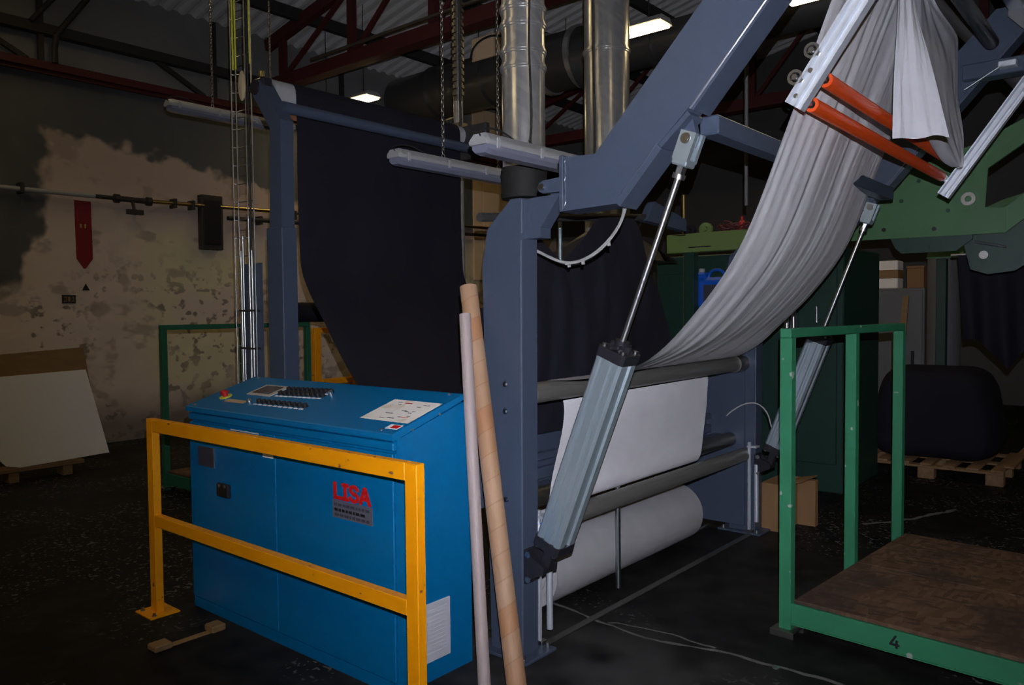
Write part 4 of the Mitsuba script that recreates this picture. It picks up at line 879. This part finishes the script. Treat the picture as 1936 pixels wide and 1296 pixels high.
hp.vertices = q + [8.68, 1.78, .1445]
solo('covered_stack', 'stack under a black cloth on the wooden pallet at the right', 'covered stack', hp, 'black_fabric', smooth=True)

# ================================================================== GREEN FINISHING MACHINE (background)
gm = thing('finishing_machine', 'green finishing machine with overhead side plates behind the white fabric', 'textile machine')
GX = 6.60
PLATE = [(2.10, 2.139), (1.947, 2.37), (1.829, 2.484), (1.638, 2.606), (1.383, 2.714), (1.108, 2.792), (0.70, 2.985), (0.70, 2.84), (1.046, 2.602), (1.062, 2.323), (0.938, 2.308), (0.70, 2.50), (0.70, 2.32), (0.935, 2.131)]
k = part(gm, 'side_plate', slab_yz(PLATE, GX, GX + .03), 'machine_green', 'light green overhead side plate', smooth=False)
for y, z in ((1.745, 2.209), (1.392, 2.191)): part(k, 'bolt_hole', rod((GX - .004, y, z), (GX + .001, y, z), .016, 16), 'black_metal')
part(k, 'bearing_hub', cat(pipe((GX - .03, 1.164, 2.39), (GX, 1.164, 2.39), .048, .022, 24), *[rod((GX - .036, 1.164 + .036 * math.cos(a), 2.39 + .036 * math.sin(a)), (GX - .03, 1.164 + .036 * math.cos(a), 2.39 + .036 * math.sin(a)), .008, 8) for a in np.arange(6) * 1.047]), 'dull_steel')
for y, z in ((1.62, 2.42), (1.30, 2.32), (1.5, 2.56)): part(k, 'stud', bolt((GX, y, z), (-1, 0, 0), .010, .008), 'machine_dark_green')
part(k, 'edge_strip', slab_yz([(0.93, 2.13), (0.945, 2.13), (0.945, 2.30), (0.93, 2.30)], GX - .006, GX), 'machine_green', smooth=False)
part(gm, 'side_plate', slab_yz([(y, z) for y, z in PLATE], 9.6, 9.63), 'machine_green', 'far overhead side plate', smooth=False)
k = part(gm, 'hanger_plate', slab_yz([(1.70, 2.14), (1.665, 2.061), (1.619, 2.018), (1.246, 2.018), (1.14, 2.10), (1.14, 2.14)], GX + .01, GX + .035), 'machine_dark_green', 'dark green hanger plate', smooth=False)
for y in (1.60, 1.44): part(k, 'stud', bolt((GX + .01, y, 2.06), (-1, 0, 0), .012, .008), 'machine_dark_green')
k = part(gm, 'lower_arm', slab_yz([(1.22, 2.13), (1.16, 1.88), (1.05, 1.84), (0.88, 1.86), (0.60, 2.05), (0.60, 2.30)], GX + .06, GX + .10), 'machine_dark_green', 'dark green lower arm', smooth=False)
part(k, 'pivot', rod((GX + .02, 1.07, 1.98), (GX + .06, 1.07, 1.98), .03, 20), 'dull_steel'); part(k, 'lever', rod((GX + .04, 1.13, 2.08), (GX + .04, 0.93, 2.03), .009, 10), 'steel')
part(gm, 'long_beam', box(GX, GX + .12, 2.06, 3.645, 2.125, 2.298, .006), 'machine_yellow_green', 'yellow-green top beam')
part(gm, 'beam_slot', box(GX - .002, GX, 3.20, 3.42, 2.165, 2.175, 0), 'black_metal')
for y, r in ((3.43, .055), (3.27, .060)):
    part(gm, 'pulley', cat(pipe((GX + .03, y, 2.30 + r * .5), (GX + .07, y, 2.30 + r * .5), r, r * .4, 24), rod((GX + .02, y, 2.30 + r * .5), (GX + .08, y, 2.30 + r * .5), r * .35, 16)), 'machine_yellow_green' if r > .057 else 'black_metal')
rg = np.random.default_rng(12)
tang = []
for i in range(7):
    pts = [(GX + .06 + rg.uniform(-.03, .03), 3.12 - j * .05 + rg.uniform(-.03, .03), 2.31 + abs(rg.normal(.035, .02))) for j in range(6)]
    tang.append(tube(smooth_spline(pts, 30), .008, 6))
solo('rag_bundle', 'rusty red tangle of cord lying on the yellow-green beam', 'cord', cat(*tang), 'red_oxide_steel')
solo('red_bottle', 'small red container standing on the yellow-green beam beside the white fabric', 'bottle', cat(rod((GX + .06, 2.93, 2.299), (GX + .06, 2.93, 2.37), .030, 16), trimesh.creation.cone(.030, .03, sections=16).apply_translation((GX + .06, 2.93, 2.37)), rod((GX + .06, 2.93, 2.38), (GX + .06, 2.93, 2.42), .011, 10)), 'red_paint')
part(gm, 'gas_pipe', cat(rod((GX + .05, 3.492, 2.298), (GX + .05, 3.492, 2.66), .017, 12), rod((GX + .05, 3.492, 2.40), (GX + .05, 3.492, 2.44), .024, 12)), 'brass', 'brass riser pipe')
bd = part(gm, 'housing', box(6.95, 8.0, 2.15, 3.95, 0.0, 2.12, .01), 'machine_dark_green', 'dark green housing')
part(bd, 'housing_door', box(6.93, 6.95, 2.20, 3.05, 0.25, 1.95, .006), 'machine_dark_green'); part(bd, 'housing_door', box(6.93, 6.95, 3.10, 3.90, 0.25, 1.95, .006), 'machine_dark_green')
for y in (2.62, 2.56): part(bd, 'regulator', cat(rod((6.90, y, 1.55), (6.90, y, 1.70), .022, 16), rod((6.90, y, 1.40), (6.90, y, 1.55), .026, 16)), 'steel', 'bright air regulator')
part(bd, 'gauge_tube', rod((6.90, 2.36, 1.48), (6.90, 2.36, 1.62), .012, 12), 'steel')
part(gm, 'hanging_rod', rod((6.80, 3.56, 1.30), (6.80, 3.56, 2.125), .016, 14), 'steel', 'slim bright vertical rod')
jc = thing('blue_jerrycan', 'blue plastic jerrycan hung on the green machine behind the white fabric', 'jerrycan')
part(jc, 'body', cat(box(6.78, 6.92, 3.16, 3.46, 1.62, 1.90, .03), box(6.79, 6.91, 3.35, 3.46, 1.88, 1.95, .02)), 'blue_plastic')
part(jc, 'handle', tube(smooth_spline([(6.85, 3.34, 1.90), (6.85, 3.31, 1.955), (6.85, 3.22, 1.96), (6.85, 3.18, 1.90)], 20), .014, 8), 'blue_plastic'); part(jc, 'cap', rod((6.85, 3.41, 1.94), (6.85, 3.41, 1.985), .028, 16), 'grey_plastic')
part(jc, 'label', box(6.776, 6.782, 3.20, 3.36, 1.68, 1.83, .001), 'label_dark')
part(jc, 'bracket', box(6.76, 6.96, 3.14, 3.48, 1.59, 1.62, .003), 'dark_steel')
solo('suspension_rod', 'thin grey suspension rod hanging between the boom and the white fabric', 'rod', rod((6.0, 2.607, 2.42), (6.0, 2.607, 5.9), .014, 10), 'dim_grey_paint')
part(gm, 'far_roller', rod((6.64, 1.95, 2.62), (9.6, 1.95, 2.62), .06, 24), 'black_metal')
part(gm, 'incline_duct', rod((5.6, 1.60, 4.07), (5.6, 0.30, 2.40), .055, 24), 'dark_steel', 'dark slanting duct')
part(gm, 'stretcher', box(6.63, 9.6, 1.2, 1.3, 2.14, 2.24, .005), 'machine_dark_green')
for x, y in ((6.66, 3.40), (9.6, 1.0), (9.6, 1.9)): part(gm, 'leg', box(x, x + .1, y, y + .1, 0, 2.13, .005), 'machine_dark_green')
# dim things behind
ec = thing('grey_switch_cabinet', 'grey switch cabinet standing in the dim background under the green plate', 'cabinet')
part(ec, 'body', box(10.02, 10.6, 2.20, 2.96, 0, 1.83, .008), 'dim_grey_paint'); part(ec, 'door', box(10.0, 10.02, 2.22, 2.94, .12, 1.80, .006), 'dim_grey_paint')
part(ec, 'handle', box(9.97, 10.0, 2.30, 2.33, .9, 1.1, .004), 'black_metal')
solo('parts_box', 'brown-orange cardboard box on top of the grey switch cabinet', 'box', cat(box(10.05, 10.4, 2.22, 2.40, 1.83, 2.08, .004), box(10.04, 10.41, 2.215, 2.405, 2.06, 2.085, .003)), 'carton_board')
yb = thing('cream_box', 'small cream box with a brown band on top of the grey switch cabinet', 'box')
part(yb, 'body', box(10.05, 10.3, 2.50, 2.72, 1.83, 2.16, .01), 'cream_board'); part(yb, 'band', box(10.045, 10.305, 2.495, 2.725, 1.95, 2.05, .004), 'brown_board', 'brown band')
solo('leaning_plank', 'orange-brown plank leaning on the grey switch cabinet', 'plank', quad_board((9.97, 2.42, 1.74), (9.97, 2.36, 1.74), (9.86, 2.44, 0.0), (9.86, 2.54, 0.0), .03, 0), 'brown_board', smooth=False)
gc = thing('round_column', 'pale grey round column in the dim background right of the switch cabinet', 'column')
part(gc, 'shaft', rod((10.0, 2.0, 0), (10.0, 2.0, 2.4), .17, 32), 'dim_grey_paint'); part(gc, 'collar', rod((10.0, 2.0, 2.3), (10.0, 2.0, 2.36), .2, 32), 'dark_steel')
hgm = trimesh.creation.cylinder(radius=.012, segment=[(7.5, .5, 2.04), (7.5, 1.45, 2.04)], sections=10)
n_, m_ = 40, 40
s_ = np.linspace(0, 1, m_)
t_ = np.linspace(0, 1, n_)[:, None]
P = np.zeros((n_, m_, 3)); P[:, :, 1] = .55 + .85 * s_[None] - .05 * t_ ; P[:, :, 2] = 2.03 - t_ * (0.95 - .25 * np.abs(np.sin(s_ * 5))[None]); P[:, :, 0] = 7.5 + .05 * np.sin(s_ * 22)[None] * (0.2 + t_)
hk = thing('hanging_black_cloth', 'black cloth hanging under the green arm at the right edge', 'fabric')
part(hk, 'cloth', sheet(P), 'black_fabric', smooth=True); part(hk, 'rod', hgm, 'dull_steel')
solo('floor_washer', 'small bright washer lying on the floor near the platform foot', 'washer', pipe((3.39, 1.33, 0.001), (3.39, 1.33, .006), .016, .007, 16), 'chrome')
